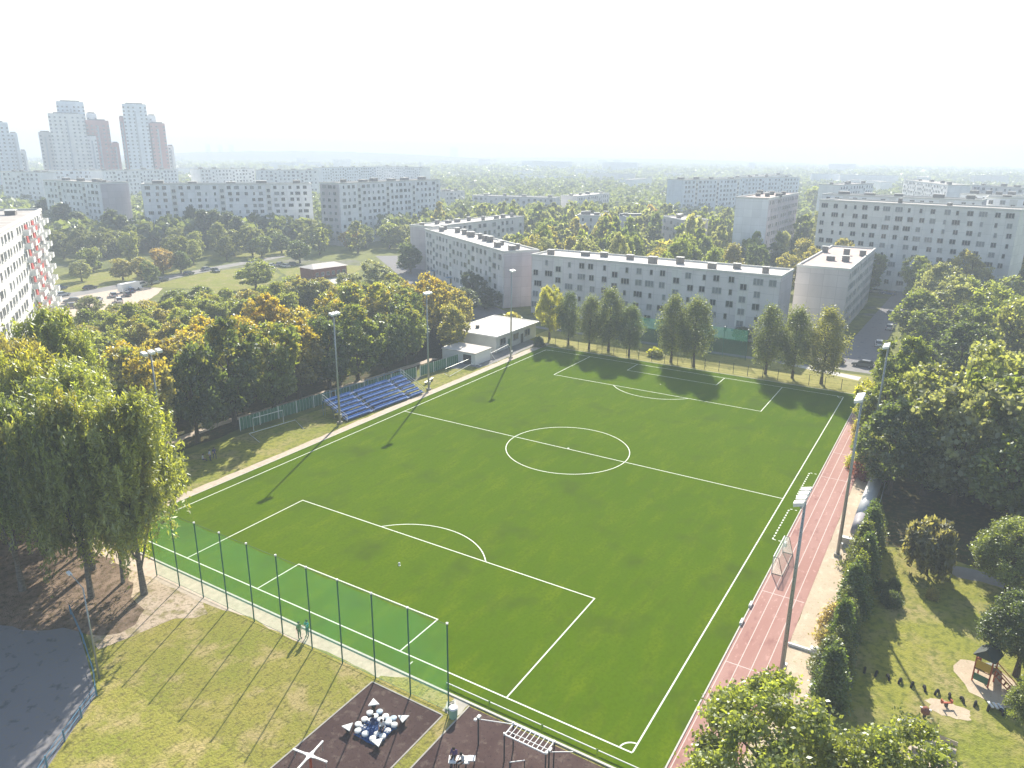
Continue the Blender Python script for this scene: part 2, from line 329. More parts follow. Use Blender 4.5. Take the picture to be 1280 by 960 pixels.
# track
sheet('running_track', rect(-30, 98, -38.0, -33.62), .03, 'track')
tl = MB(); ZT = .034
for yy in (-33.85, -34.9, -36.0, -37.1):
    tl.add([(-30, yy-.035, ZT), (97.5, yy-.035, ZT), (97.5, yy+.035, ZT), (-30, yy+.035, ZT)], [(0, 1, 2, 3)])
for xx in (26.9, 59.9, 14, 70):
    for a, b in ((-34.86, -33.9), (-35.96, -34.94), (-37.06, -36.04), (-37.9, -37.14)):
        tl.add([(xx-.05, a, ZT), (xx+.05, a, ZT), (xx+.05, b, ZT), (xx-.05, b, ZT)], [(0, 1, 2, 3)])
o = tl.build('track_markings', 'track_line'); o['kind'] = 'structure'
sheet('sand_strip', wobble([(-30, -38.0), (98, -38.0), (98, -39.5), (64, -40.0), (62, -41.3), (40, -41.1), (-30, -41.0)], 2, .12, 12), L4, 'sand')
sheet('park_ground', [(-40, -41.1), (45.5, -41.1), (50, -44), (47, -60), (44, -95), (-40, -95)], L1, 'park_lawn')
sheet('play_sand', blob(23.0, -53.2, 3.0, 2.2, seed=3, rz=.5, amp=.1), L3, 'sand')
sheet('spring_rider_sand', blob(17.6, -50.7, .95, 1.6, seed=5), L3, 'sand')
sheet('sandbox_floor', rect(8.2, 11.4, -51.2, -48.3), L4, 'sand')
sheet('playground_path', wobble([(40.5, -50.5), (42.5, -47), (44, -60), (41, -60)], 1, .2, 4), L3, 'asphalt_pale')
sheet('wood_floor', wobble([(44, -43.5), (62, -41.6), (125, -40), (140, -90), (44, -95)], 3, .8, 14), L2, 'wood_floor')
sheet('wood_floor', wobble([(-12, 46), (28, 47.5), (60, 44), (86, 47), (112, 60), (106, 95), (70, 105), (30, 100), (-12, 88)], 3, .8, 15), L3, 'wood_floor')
sheet('wood_path', wobble([(8, 50.3), (30, 51.0), (55, 48.5), (80, 46.5), (80, 48), (55, 50), (30, 52.6), (8, 52)], 1.5, .2, 16), L4, 'path_gravel')
# far end bank, lane, road, car parks
sheet('far_bank', wobble([(102.4, 32), (104, 40), (117, 40), (117, -42), (102.4, -40)], 2.5, .15, 18), L2, 'bank_grass')
sheet('behind_lane', [(117.2, 52), (119.2, 52), (119.2, -25), (117.2, -25)], L3, 'asphalt_pale')
sheet('block_lawn', rect(119.4, 133, -22, 54), L2, 'earth')
sheet('street_end', rect(119, 126.5, -33.8, -22), L3, 'asphalt_pale')
sheet('street', [(126.5, -33.5), (126.5, -25.2), (160, -26), (300, -30), (300, -36), (160, -33)], L4, 'asphalt')
sheet('footpath', [(112.5, -31.8), (115.5, -32), (118.6, -16), (117.2, -16)], L4, 'kerb')
sheet('club_yard', wobble([(76, 35), (104, 35), (112, 55), (100, 64), (76, 50)], 2, .3, 19), L3, 'asphalt_pale')
sheet('yard_verge', wobble([(62, 34.6), (79, 34.6), (79, 38), (66, 40)], 1, .15, 20), L4, 'park_lawn')
sheet('estate_road', [(112, 62), (130, 60), (150, 92), (205, 160), (198, 168), (138, 96)], L3, 'asphalt')
sheet('car_park', wobble([(60, 150), (78, 148), (100, 170), (96, 182), (70, 182), (58, 168)], 2, .3, 21), L3, 'path_gravel')
sheet('estate_road', [(55, 176), (90, 180), (112, 184), (140, 190), (175, 196), (175, 201), (138, 196), (108, 190), (85, 186), (55, 184)], L4, 'asphalt_pale')
sheet('estate_lawn', wobble([(100, 178), (104, 160), (92, 145), (110, 140), (140, 160), (150, 185), (130, 187)], 3, .5, 22), L3, 'park_lawn')
sheet('estate_lawn', wobble([(70, 188), (100, 190), (135, 200), (140, 222), (100, 225), (75, 210)], 3, .5, 23), L2, 'park_lawn')
sheet('estate_lawn', wobble([(150, 205), (200, 190), (215, 200), (180, 235), (160, 240)], 3, .5, 24), L2, 'park_lawn')
sheet('estate_lawn', wobble([(135, 150), (150, 140), (175, 150), (165, 170), (150, 175)], 3, .5, 25), L2, 'park_lawn')
sheet('forecourt', rect(133, 150, 132, 141), L4, 'kerb')
exec_after = []

# ------------------------------------------------------------------ trees
def quad_mesh(name, cen, a, b, tint, turn):
    n = len(cen); v = np.empty((n, 4, 3)); v[:, 0] = cen-b*1.25; v[:, 1] = cen+a*.85-b*.15; v[:, 2] = cen+b*1.25; v[:, 3] = cen-a*.85-b*.15
    me = bpy.data.meshes.new(name); me.vertices.add(4*n); me.loops.add(4*n); me.polygons.add(n)
    me.vertices.foreach_set('co', v.reshape(-1).astype(np.float32)); me.loops.foreach_set('vertex_index', np.arange(4*n, dtype=np.int32))
    me.polygons.foreach_set('loop_start', np.arange(0, 4*n, 4, dtype=np.int32))
    me.update(calc_edges=True)
    for nm, arr in (('tint', tint), ('turn', turn)):
        at_ = me.attributes.new(nm, 'FLOAT', 'FACE'); at_.data.foreach_set('value', arr.astype(np.float32))
    me.materials.append(M['leaf']); return me
def unit(rg, n):
    v = rg.normal(size=(n, 3)); return v/np.linalg.norm(v, axis=1)[:, None]
def leafset(rg, cen, ls, clump_id, H, elong=1.0, hang=0.0):
    n = len(cen); nr = unit(rg, n); nr[:, 2] = np.abs(nr[:, 2])+.12; nr /= np.linalg.norm(nr, axis=1)[:, None]
    t = unit(rg, n)
    if hang: t[:, 2] = t[:, 2]*(1-hang)-hang*1.5
    a = np.cross(nr, t); a /= np.linalg.norm(a, axis=1)[:, None]+1e-9; b = np.cross(a, nr)
    s = ls*rg.uniform(.6, 1.3, n)[:, None]*.5
    ct = rg.random(clump_id.max()+1)
    tint = np.clip(.65*ct[clump_id]+.35*rg.random(n), 0, 1)
    turn = np.clip(.62*rg.random(clump_id.max()+1)[clump_id]+.08*rg.random(n)+.45*(1-cen[:, 2]/H), 0, 1.2)
    return cen, a*s, b*s*elong, tint, turn
def crown_broad(name, seed, R_, H, z0, lod):
    rg = np.random.default_rng(seed)
    ncl, nlf, ls = {'n': (270, 150, .2), 'm': (170, 52, .42), 'f': (60, 24, .95)}[lod]
    cz = (z0+H)/2; rz = (H-z0)/2
    nl = 13; d = unit(rg, nl); d[:, 2] = d[:, 2]*1.25-.1; lc = np.array([0, 0, cz])+d*np.array([R_*.55, R_*.55, rz*.55])*rg.uniform(.7, 1.15, nl)[:, None]
    lc = np.vstack([lc, [[0, 0, cz+.1*rz]]]); lr = np.append(rg.uniform(.32, .55, nl), .62)
    idx = rg.integers(0, nl+1, ncl*3); dd = unit(rg, ncl*3); dd[:, 2] = dd[:, 2]*.9+.1
    p = lc[idx]+dd*lr[idx][:, None]*np.array([R_, R_, rz])
    # keep only clumps near the outside of the union of lobes
    q = (p[:, None]-lc[None])/(lr[None, :, None]*np.array([R_, R_, rz])); ins = (np.linalg.norm(q, axis=2) < .82).any(1)
    p = p[~ins]; p = p[p[:, 2] > z0*.6]
    if len(p) > ncl: p = p[:ncl]
    cr = R_*rg.uniform(.09, .19, len(p)); k = rg.poisson(nlf, len(p)); cid = np.repeat(np.arange(len(p)), k)
    off = rg.normal(size=(len(cid), 3))*np.array([1, 1, .8])*.54
    cen = p[cid]+off*cr[cid][:, None]
    cen[:, 2] += rg.random(len(cen))*.0
    return quad_mesh(name, *leafset(rg, cen, ls, cid, H))
def crown_birch(name, seed, R_, H, z0, lod):
    rg = np.random.default_rng(seed); nb, ns, nl, ls = {'n': (62, 1250, 28, .155), 'm': (40, 330, 18, .42)}[lod]
    zb = z0+.9+(H*.9-z0-.9)*rg.random(nb)**1.15; ba = rg.uniform(0, 2*np.pi, nb)
    prof = np.clip(1-((zb-z0)/(H-z0)-.28)**2/.6, .12, 1)**.5
    bl = R_*prof*rg.uniform(.55, 1.12, nb); rise = (H-zb)*rg.uniform(.25, .6, nb)
    bi = rg.integers(0, nb, ns); t = rg.uniform(.25, 1.0, ns); an = ba[bi]+rg.normal(0, .11, ns)/np.maximum(t, .3)
    rr = bl[bi]*t; zz = zb[bi]+rise[bi]*np.sin(t*2.2)
    top = np.stack([rr*np.cos(an), rr*np.sin(an), np.minimum(zz, H)], 1)+rg.normal(0, .22, (ns, 3))
    L = rg.uniform(1.0, 5.0, ns)*(.35+.65*t); cid = np.repeat(np.arange(ns), nl); q = rg.random(len(cid))
    cen = top[cid].copy(); cen[:, 2] -= q*L[cid]; sway = rg.normal(0, .1, (ns, 2))
    cen[:, :2] += sway[cid]*q[:, None]*L[cid][:, None]*.5
    cen += rg.normal(size=cen.shape)*np.array([.09, .09, .2])
    cen[:, 2] = np.maximum(cen[:, 2], z0*.45)
    c, a, b, ti, tu = leafset(rg, cen, ls, cid, H, elong=2.3, hang=.85)
    tu = np.clip(.7*rg.random(nb)[bi][cid]+.3*rg.random(ns)[cid]+.06*rg.random(len(cid)), 0, 1.2)
    return quad_mesh(name, c, a, b, ti, tu)
def crown_column(name, seed, R_, H, z0, lod, cone=False):
    rg = np.random.default_rng(seed); ncl, nlf, ls = {'n': (200, 62, .2), 'm': (110, 40, .5), 'f': (40, 18, .95)}[lod]
    t = rg.random(ncl); z = z0+(H-z0)*t
    prof = (1-t)**.8*.95+.05 if cone else np.sin(np.pi*np.clip(t*.86+.12, 0, 1))**.6
    an = rg.uniform(0, 2*np.pi, ncl); rr = R_*prof*rg.uniform(.35, 1.0, ncl)**.5*rg.uniform(.7, 1.2, ncl)*(1+.22*np.sin(an*3+t*9))
    p = np.stack([rr*np.cos(an), rr*np.sin(an), z], 1); cid = np.repeat(np.arange(ncl), nlf)
    cen = p[cid]+rg.normal(size=(ncl*nlf, 3))*np.array([.17, .17, .22])*R_
    return quad_mesh(name, *leafset(rg, cen, ls, cid, H))
def trunk_mesh(name, seed, R_, H, z0, thick=.32, bark='trunk', limbs=7):
    rg = random.Random(seed); mb = MB(); p = []
    for k in range(6):
        t = k/5; p.append((rg.uniform(-.25, .25)*t*1.2, rg.uniform(-.25, .25)*t*1.2, H*.82*t-.15))
    mb.tube(p, [thick*(1.35 if k == 0 else 1-.8*k/5) for k in range(6)], 8)
    for k in range(limbs):
        a = 2*math.pi*k/limbs+rg.uniform(-.3, .3); zb = z0+(H*.55-z0)*rg.random(); r_ = R_*rg.uniform(.55, .8); ze = min(H*.9, zb+(H-zb)*rg.uniform(.35, .7))
        mb.tube([(0, 0, zb), (r_*.5*math.cos(a), r_*.5*math.sin(a), zb+(ze-zb)*.6), (r_*math.cos(a), r_*math.sin(a), ze)], [thick*.42, thick*.25, thick*.08], 5)
    me = mb.mesh(name, bark); return me
PR = {}
def proto(kind, lod, v):
    key = (kind, lod, v)
    if key in PR: return PR[key]
    sd = 100*['broad', 'birch', 'column', 'cone', 'shrub', 'willow'].index(kind)+10*'nmf'.index(lod)+v
    if kind == 'broad': R_, H, z0 = 4.2, 12, 1.5; c = crown_broad('crown', sd, R_, H, z0, lod); t = trunk_mesh('trunk', sd, R_, H, z0)
    elif kind == 'birch': R_, H, z0 = 4.0, 17, 1.0; c = crown_birch('crown', sd, R_, H, z0, lod if lod != 'f' else 'm'); t = trunk_mesh('trunk', sd, R_, H, z0, .2, 'birch_bark')
    elif kind == 'column': R_, H, z0 = 2.3, 11, 2.3; c = crown_column('crown', sd, R_, H, z0, lod); t = trunk_mesh('trunk', sd, R_*.6, H, z0, .2)
    elif kind == 'cone': R_, H, z0 = 1.4, 6, .15; c = crown_column('crown', sd, R_, H, z0, lod, True); t = trunk_mesh('trunk', sd, .5, H, .5, .1)
    elif kind == 'shrub': R_, H, z0 = 1.5, 2, .1; c = crown_column('crown', sd, R_, H, z0, lod); t = trunk_mesh('trunk', sd, .8, H, .3, .06)
    elif kind == 'willow': R_, H, z0 = 3.0, 7, 1.2; c = crown_birch('crown', sd, R_, H, z0, 'm'); t = trunk_mesh('trunk', sd, R_, H, z0, .16)
    PR[key] = (c, t, R_, H); return PR[key]
TREES = []
def tree(kind, x, y, h, r, col, aut=0.0, label='', group=None, name=None, lod=None, v=None, sc_=None):
    d = dist(x, y); lod = lod or ('n' if d < 90 else 'm' if d < 290 else 'f')
    i = len(TREES); v = (i*7+3) % (4 if kind == 'broad' else 2) if v is None else v
    c, t, R_, H = proto(kind, lod, v)
    nm = name or {'broad': 'broadleaf_tree', 'birch': 'birch_tree', 'column': 'narrow_tree', 'cone': 'conifer', 'shrub': 'shrub', 'willow': 'small_tree'}[kind]
    e = thing(nm, label, 'shrub' if kind == 'shrub' else 'tree', (x, y, 0), random.uniform(0, 6.28), group)
    e.scale = (r/R_, r/R_*random.uniform(.92, 1.08), h/H)
    cr = link('crown', c, e); cr.color = (*col, aut)
    link('trunk', t, e); TREES.append((x, y, r)); return e
DM, OM = (.065, .08, .03), (.10, .105, .035)
DG, MG, LG, YG = (.05, .068, .028), (.085, .105, .032), (.125, .145, .045), (.19, .195, .035)
OL, BR, GY = (.145, .135, .05), (.18, .135, .065), (.125, .135, .085)
# foreground birches at the left
BL = 'weeping birches over the path at the left edge'
for i, (x, y, h, r, c, a, lb) in enumerate([
    (-6.5, 17.8, 20.0, 5.6, (.13, .145, .042), .26, 'rightmost weeping birch at the net corner, hanging yellow-green sprays over bare earth'),
    (-9.6, 21.6, 20.5, 5.2, (.10, .12, .035), .30, 'tall weeping birch with dark trunk just left of the corner birch, behind the path lamp'),
    (-6.6, 26.5, 21, 5.6, LG, .25, 'weeping birch with golden lower sprays, its crown hiding the pitch corner'),
    (-5.0, 35.4, 21, 5.4, (.16, .17, .04), .28, 'yellowish weeping birch whose crown nearly touches the leftmost floodlight mast'),
    (-12.5, 28.5, 20, 5.2, (.10, .125, .04), .28, 'big grey-green birch in the middle of the left foreground clump'),
    (-8.5, 41.5, 21, 5.6, (.12, .14, .045), .22, 'tallest birch of the left clump, soft grey-green top below the white tower'),
    (-15.0, 37, 20, 5.4, OL, .32, 'weeping birch at the left photo edge, mid height, speckled yellow'),
    (0.5, 38.5, 18.5, 4.4, LG, .22, 'pale green birch at the back of the left clump'),
    (5.0, 50, 22, 5.6, LG, .25, 'feathery light green tree at the top of the left clump under the tower'),
    (-4.5, 52, 23, 5.6, (.11, .13, .04), .18, 'grey-green tree at the top left photo edge, right below the tower balconies'),
    (-12, 62, 22, 5.6, LG, .2, 'pale feathery birch at the left photo edge covering the tower foot'),
    (-6.4, 21.5, 13, 3.4, YG, .5, 'short golden birch squeezed between the corner birch and its tall neighbour'),
    (-5.6, 30.5, 15, 4.2, OL, .45, 'low golden weeping birch overhanging the pitch corner'),
    (-2.5, 44.5, 21, 5.0, OL, .3, 'shorter birch between the leftmost floodlight mast and the tallest birch')]):
    tree('birch', x, y, h*1.09, r, c, a, lb, BL, lod='n', v=i % 2)
# wood behind the left fence
LW = 'autumn trees behind the left fence'
rows = [(152, 428, 13, 4.6, YG, .75, 'bright yellow maple left of the leftmost floodlight mast'),
 (190, 432, 11, 3.8, OL, .5, 'green and yellow tree directly behind the leftmost floodlight head'),
 (222, 412, 13, 4.8, OL, .62, 'olive tree with yellow top between two golden maples behind the left fence'),
 (262, 398, 13.5, 4.8, YG, .8, 'golden yellow maple standing right of the leftmost floodlight'),
 (295, 392, 13.5, 4.5, OL, .68, 'orange-topped maple above the small white goal in the shade'),
 (330, 376, 14, 4.8, (.14, .11, .04), .72, 'rusty orange maple left of the grandstand, biggest orange crown of the row'),
 (368, 382, 13, 4.3, OL, .45, 'yellow-green tree at the left end of the grandstand'),
 (404, 370, 13.5, 4.5, (.11, .12, .035), .4, 'olive green tree right behind the first grandstand floodlight'),
 (440, 352, 14, 4.6, MG, .35, 'green tree behind the middle of the blue grandstand'),
 (472, 360, 13, 4.2, LG, .4, 'light green tree with yellow tips behind the right half of the grandstand'),
 (505, 366, 13, 4.0, DG, .15, 'dark green tree left of the second floodlight behind the grandstand'),
 (540, 345, 14.5, 4.8, OL, .66, 'orange-yellow tree behind the second floodlight, highest of the right end of the wood'),
 (566, 378, 11, 3.6, (.12, .12, .05), .35, 'rounded olive tree at the right end of the wood beside the clubhouse')]
for u, v, h, r, c, a, lb in rows:
    x, y = at(u, v, h); tree('broad', x, y, h, r, tuple(q*1.15 for q in c), min(.85, a+.1), lb, LW, lod='m')
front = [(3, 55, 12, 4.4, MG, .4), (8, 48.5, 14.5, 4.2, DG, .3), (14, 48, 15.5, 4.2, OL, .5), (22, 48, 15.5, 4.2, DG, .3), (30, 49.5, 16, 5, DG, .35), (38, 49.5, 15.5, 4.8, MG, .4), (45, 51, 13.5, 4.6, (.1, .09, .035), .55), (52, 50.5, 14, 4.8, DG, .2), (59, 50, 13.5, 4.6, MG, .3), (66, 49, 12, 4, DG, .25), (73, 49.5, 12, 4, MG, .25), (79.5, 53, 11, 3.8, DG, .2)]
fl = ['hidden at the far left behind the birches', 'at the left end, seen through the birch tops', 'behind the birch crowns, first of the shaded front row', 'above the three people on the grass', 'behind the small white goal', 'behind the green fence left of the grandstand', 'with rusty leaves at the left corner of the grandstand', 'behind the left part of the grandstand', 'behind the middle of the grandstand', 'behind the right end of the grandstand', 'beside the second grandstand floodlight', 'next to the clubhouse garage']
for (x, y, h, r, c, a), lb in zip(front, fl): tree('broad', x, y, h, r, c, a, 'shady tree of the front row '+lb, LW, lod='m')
rb = random.Random(5)
for i in range(16):      # second and third rows
    x = 20+i*5.6+rb.uniform(-1.5, 1.5); y = 59+rb.uniform(-2, 3)+(i % 2)*8
    if x > 92: y -= 2
    tree('broad', x, y, rb.uniform(10.5, 12.5), rb.uniform(3.8, 4.8), rb.choice([MG, OL, DG, OL]), rb.uniform(.2, .6), 'tree inside the autumn wood, mostly hidden by the row at its fence edge', 'hidden trees inside the left wood', lod='m')
for k, (v0, v1, dv) in enumerate(((392, 352, 0), (404, 364, 0), (418, 378, 0))):
    for u in range(104, 360 if k < 2 else 250, 15):
        h = rb.uniform(7.5, 9.5); x, y = at(u+rb.uniform(-4, 4)+k*6, v0+(v1-v0)*(u-104)/256+rb.uniform(-3, 3), h)
        tree('broad', x, y, h, rb.uniform(2.7, 3.6), rb.choice([MG, OL, LG, LG]), rb.uniform(.05, .35), 'bushy green tree of the belt between the golden maples and the car park lawn', 'bushy belt above the golden maples', lod='m')
for u in range(372, 540, 17):
    h = rb.uniform(8, 10.5); x, y = at(u, 352+rb.uniform(-8, 10), h)
    tree('broad', x, y, h, rb.uniform(3.2, 4.2), rb.choice([MG, OL, GY, OL]), rb.uniform(.1, .5), 'olive tree of the belt between the brick kindergarten and the autumn wood', 'belt below the kindergarten', lod='m')
for i, (u, v, h, r, c, a, lb) in enumerate([
 (110, 372, 5, 3.6, GY, .1, 'grey-green bush at the corner of the white and red tower beside the gravel car park'),
 (150, 378, 5.5, 3.8, GY, .2, 'olive bush below the parked silver car at the car park edge'),
 (188, 376, 6, 4, OL, .25, 'broad bushy tree between the car park and the golden maples'),
 (215, 362, 6.5, 4, MG, .15, 'green bush at the lower edge of the round lawn, left one'),
 (250, 360, 6.5, 4.4, MG, .15, 'green bush at the lower edge of the round lawn, middle one'),
 (283, 366, 6, 4, LG, .2, 'light green bush at the lower right edge of the round lawn'),
 (317, 326, 9, 5.6, LG, .05, 'large smooth green tree right of the round lawn'),
 (365, 345, 7, 4, LG, .2, 'small pale green tree below the red brick kindergarten'),
 (400, 350, 7, 4.2, OL, .2, 'olive tree right below the brick kindergarten roof'),
 (438, 340, 8, 4.2, GY, .15, 'greyish tree right of the brick kindergarten'),
 (470, 325, 9, 4.2, GY, .15, 'grey-green tree left of the dark round tree'),
 (512, 303, 11, 4.8, DG, 0, 'dark round dense tree before the left five-storey block'),
 (490, 345, 9, 3.8, LG, .4, 'yellow-green tree under the dark round tree'),
 (112, 308, 9, 4.6, MG, .3, 'round tree with yellowing right side on the lawn behind the car park'),
 (98, 325, 7, 3.4, GY, .1, 'small round grey-green tree at the left lawn behind the car park'),
 (150, 322, 7.5, 4.2, OL, .05, 'olive round tree behind the long white van'),
 (174, 324, 7, 4, OL, .1, 'olive round tree standing right beside the tree behind the white van'),
 (200, 310, 9, 4, BR, .2, 'brownish autumn tree between two dark trees above the estate road'),
 (186, 326, 8, 2.6, DG, 0, 'narrow dark tree left of the brownish autumn tree'),
 (223, 313, 8, 3.4, DG, 0, 'dark tree right of the brownish autumn tree beside the road bend'),
 (290, 290, 10, 4.4, GY, .15, 'grey-green tree in front of the nine-storey block, left of the big smooth green tree'),
 (325, 294, 9, 4, MG, .1, 'green tree before the middle of the nine-storey block'),
 (350, 290, 9, 4, DG, .05, 'dark tree before the right part of the nine-storey block, left of a pair'),
 (373, 300, 9, 4.6, DG, .05, 'darkest broad tree by the parked cars at the nine-storey block'),
 (403, 282, 10, 4.5, YG, .2, 'yellow-green tree in the gap between the two nine-storey blocks'),
 (436, 287, 9, 4, BR, .6, 'orange autumn tree at the foot of the far nine-storey block'),
 (456, 282, 10, 4, MG, .05, 'green tree right of the orange autumn tree'),
 (486, 277, 12, 6, LG, .25, 'broad pale green tree in front of the far nine-storey block'),
 (522, 290, 12, 5, LG, .35, 'yellow-green tall tree at the left end of the left five-storey block'),
 (506, 280, 11, 4.6, GY, .2, 'greyish tree behind the dark round tree')]):
    x, y = at(u, v, h); tree('broad', x, y, h, r, c, a, lb, 'estate trees left of the wood', lod='m')
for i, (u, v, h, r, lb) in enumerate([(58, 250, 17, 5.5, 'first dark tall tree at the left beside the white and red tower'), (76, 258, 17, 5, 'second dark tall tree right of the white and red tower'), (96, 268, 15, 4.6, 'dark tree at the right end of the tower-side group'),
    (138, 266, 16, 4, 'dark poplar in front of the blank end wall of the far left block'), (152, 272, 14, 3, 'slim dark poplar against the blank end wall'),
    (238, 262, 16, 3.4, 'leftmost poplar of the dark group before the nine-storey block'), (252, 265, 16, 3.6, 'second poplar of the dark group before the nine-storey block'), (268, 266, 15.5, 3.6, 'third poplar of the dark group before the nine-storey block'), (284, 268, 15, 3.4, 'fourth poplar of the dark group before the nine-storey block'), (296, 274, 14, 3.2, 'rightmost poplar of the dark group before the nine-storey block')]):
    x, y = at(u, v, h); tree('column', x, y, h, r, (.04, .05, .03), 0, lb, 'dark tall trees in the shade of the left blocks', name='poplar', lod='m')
# row at the far end of the pitch
FE = 'row of trees behind the far goal line'
for i, (x, y, h, r, c, a, k, lb) in enumerate([
 (108.6, 35.2, 13, 3.5, YG, .2, 'broad', 'yellow-green tree at the right corner of the clubhouse'), (106.8, 29.2, 11.5, 2.3, DG, 0, 'column', 'dark narrow tree right of the yellow-green tree at the clubhouse'),
 (105.6, 23.4, 11.3, 2.3, DM, .05, 'column', 'third tree from the clubhouse with leaning thin trunk'), (106.2, 18.9, 13.4, 3.0, DM, .08, 'column', 'bushy tree fourth from the clubhouse, wide round top'), (105, 13.5, 10.5, 2.4, DG, .05, 'column', 'shorter dark tree fifth from the clubhouse'),
 (105, 3.9, 13.6, 2.9, DM, .03, 'column', 'tall tree behind the far goal area, left of a close pair'), (104.2, -1.3, 13.6, 3.1, DM, .08, 'column', 'fuller tree behind the far goal area, right of a close pair'),
 (107.0, -15.2, 13.2, 2.9, DM, .1, 'column', 'left tree of the last three beside the far right pitch corner'), (107.0, -20.4, 13.4, 2.7, DM, .1, 'column', 'middle tree of the last three beside the far right pitch corner'), (106.1, -26.0, 14.2, 3.2, OM, .12, 'column', 'right tree of the last three, next to the far right pitch corner')]):
    tree(k, x, y, h, r, c, a, lb, FE, lod='n')
# right hand trees
RW = 'big trees on the right side'
for i, (u, v, h, r, c, a, lb) in enumerate([
 (1095, 478, 9, 2.6, YG, .5, 'yellowish tree leaning over the far end of the running track'),
 (1112, 470, 12, 3.6, MG, .25, 'green tree behind the third right-hand floodlight mast'),
 (1140, 432, 15, 4.4, MG, .15, 'tall green tree left of the big right wood, above the mast head'),
 (1166, 458, 15, 4.6, OL, .2, 'light olive tree at the left edge of the right wood'),
 (1100, 540, 7, 2.6, OL, .4, 'small golden tree beside the track end of the right mast'),
 (1132, 500, 13, 4.4, DG, .15, 'dark tree overhanging the rolled cover'),
 (1175, 505, 12.5, 4.8, MG, .1, 'broad green tree at the front of the right wood'),
 (1222, 470, 17, 5.4, GY, .1, 'large grey-green tree in the middle of the right wood'),
 (1250, 440, 18, 5.6, OL, .15, 'large olive tree near the right photo edge, upper part of the wood'),
 (1215, 530, 9, 3.8, MG, .1, 'green tree shading the park lawn corner'),
 (1262, 520, 11.5, 4.6, GY, .05, 'big grey-green tree at the right photo edge, mid height'),
 (1275, 460, 18, 5.4, MG, .1, 'green tree cut by the right photo edge, mid height'),
 (1190, 348, 15, 5.8, GY, .1, 'chestnut tree with pale sunlit leaves beside the street'),
 (1155, 362, 13, 5, MG, .15, 'green tree left of the pale chestnut beside the street'),
 (1160, 392, 8, 4.6, OL, .1, 'low olive tree roofing over the brown shed'),
 (1235, 380, 13, 5, MG, .1, 'dark green tree right of the pale chestnut'),
 (1258, 355, 15, 5.6, LG, .2, 'light green tree at the right edge below the white slab'),
 (1278, 372, 16, 5, OL, .2, 'olive tree at the very right edge below the white slab'),
 (1210, 410, 12, 5, DG, .05, 'dark tree in the hollow between the chestnut and the right wood'),
 (1125, 440, 9, 3.6, MG, .2, 'green tree behind the white parked car at the street mouth'),
 (1142, 300, 15, 5, OL, .25, 'yellow-green tree in front of the long right slab, at its left'),
 (1165, 282, 16, 5, OL, .15, 'olive tree before the long right slab, second from left'),
 (1150, 325, 13, 5, LG, .25, 'light tree at the street edge below the long right slab'),
 (1195, 275, 15, 5.5, MG, .1, 'green tree before the long right slab, middle'),
 (1222, 300, 17, 6, LG, .3, 'broad yellow-green tree under the right end of the long slab'),
 (1245, 290, 17, 5.5, OL, .2, 'olive tree between the long slab and the white slab'),
 (1250, 318, 14, 5, MG, .1, 'shaded tree left of the white slab foot'),
 (1200, 322, 12, 5, OL, .2, 'reddish-olive tree below the broad yellow-green tree'),
 (1072, 262, 15, 4.4, DG, .05, 'dark green tree in front of the left part of the long right slab'),
 (1090, 276, 14, 4.2, BR, .4, 'rusty pointed tree in front of the long right slab'),
 (1108, 300, 10, 3.6, OL, .1, 'small tree at the corner of the short block by the street'),
 (1030, 268, 14, 5, MG, .15, 'green tree left of the long right slab'),
 (1010, 285, 12, 5, GY, .15, 'grey-green tree between the tall narrow slab and the long slab'),
 (1020, 232, 22, 7, LG, .15, 'tall pale tree rising behind the gap between the two slabs'),
 (980, 301, 13, 5.2, DG, 0, 'dark round tree behind the right end of the long five-storey block')]):
    x, y = at(u, v, h)
    k = 'broad'; a *= .3; c = (.118, .13, .058) if c == OL else c; tree(k, x, y, h, r, c, a, lb, RW, lod='m' if dist(x, y) < 280 else 'f')
for i in range(34):       # depth of the right wood
    x = 50+rb.random()*85; y = -50-rb.random()*35-(x-50)*.05
    if y > -54 and x < 60: continue
    tree('broad', x, y, rb.uniform(12, 17), rb.uniform(4, 5.4), rb.choice([MG, GY, DG, OL]), rb.uniform(0, .25), 'tree deep in the right wood, behind its sunlit front crowns', 'inner trees of the right wood', lod='m')
tree('broad', *at(1278, 655, 8), 8.5, 3.6, MG, .05, 'green tree at the right photo edge beside the shaded playground path', RW, lod='n')
tree('broad', *at(1296, 742, 8), 8, 3.2, DG, .05, 'dark green tree at the right photo edge above the play tower', RW, lod='n')
tree('broad', *at(1312, 850, 6), 6, 2.0, MG, .05, 'green bushy tree at the right photo edge beside the play tower slide', RW, lod='n')
tree('willow', 39.3, -47.8, 6.2, 2.5, (.10, .095, .055), 0, 'small pale brownish weeping tree alone on the park lawn', name='weeping_tree')
# nearest crown at the bottom
NB = 'nearest crowns at the bottom edge'
for x, y, h, r, lb in ((-4.2, -41.6, 12.6, 4.7, 'large bright green tree at the bottom edge, its crown over the running track end'), (-9.4, -38.0, 9.6, 2.7, 'lower left crown at the bottom edge, reaching towards the pitch corner'), (-3.6, -47.4, 11.6, 4.0, 'right-hand crown at the bottom edge beside the sandbox')):
    tree('broad', x, y, h, r, (.115, .135, .038), .06, lb, NB, lod='n')
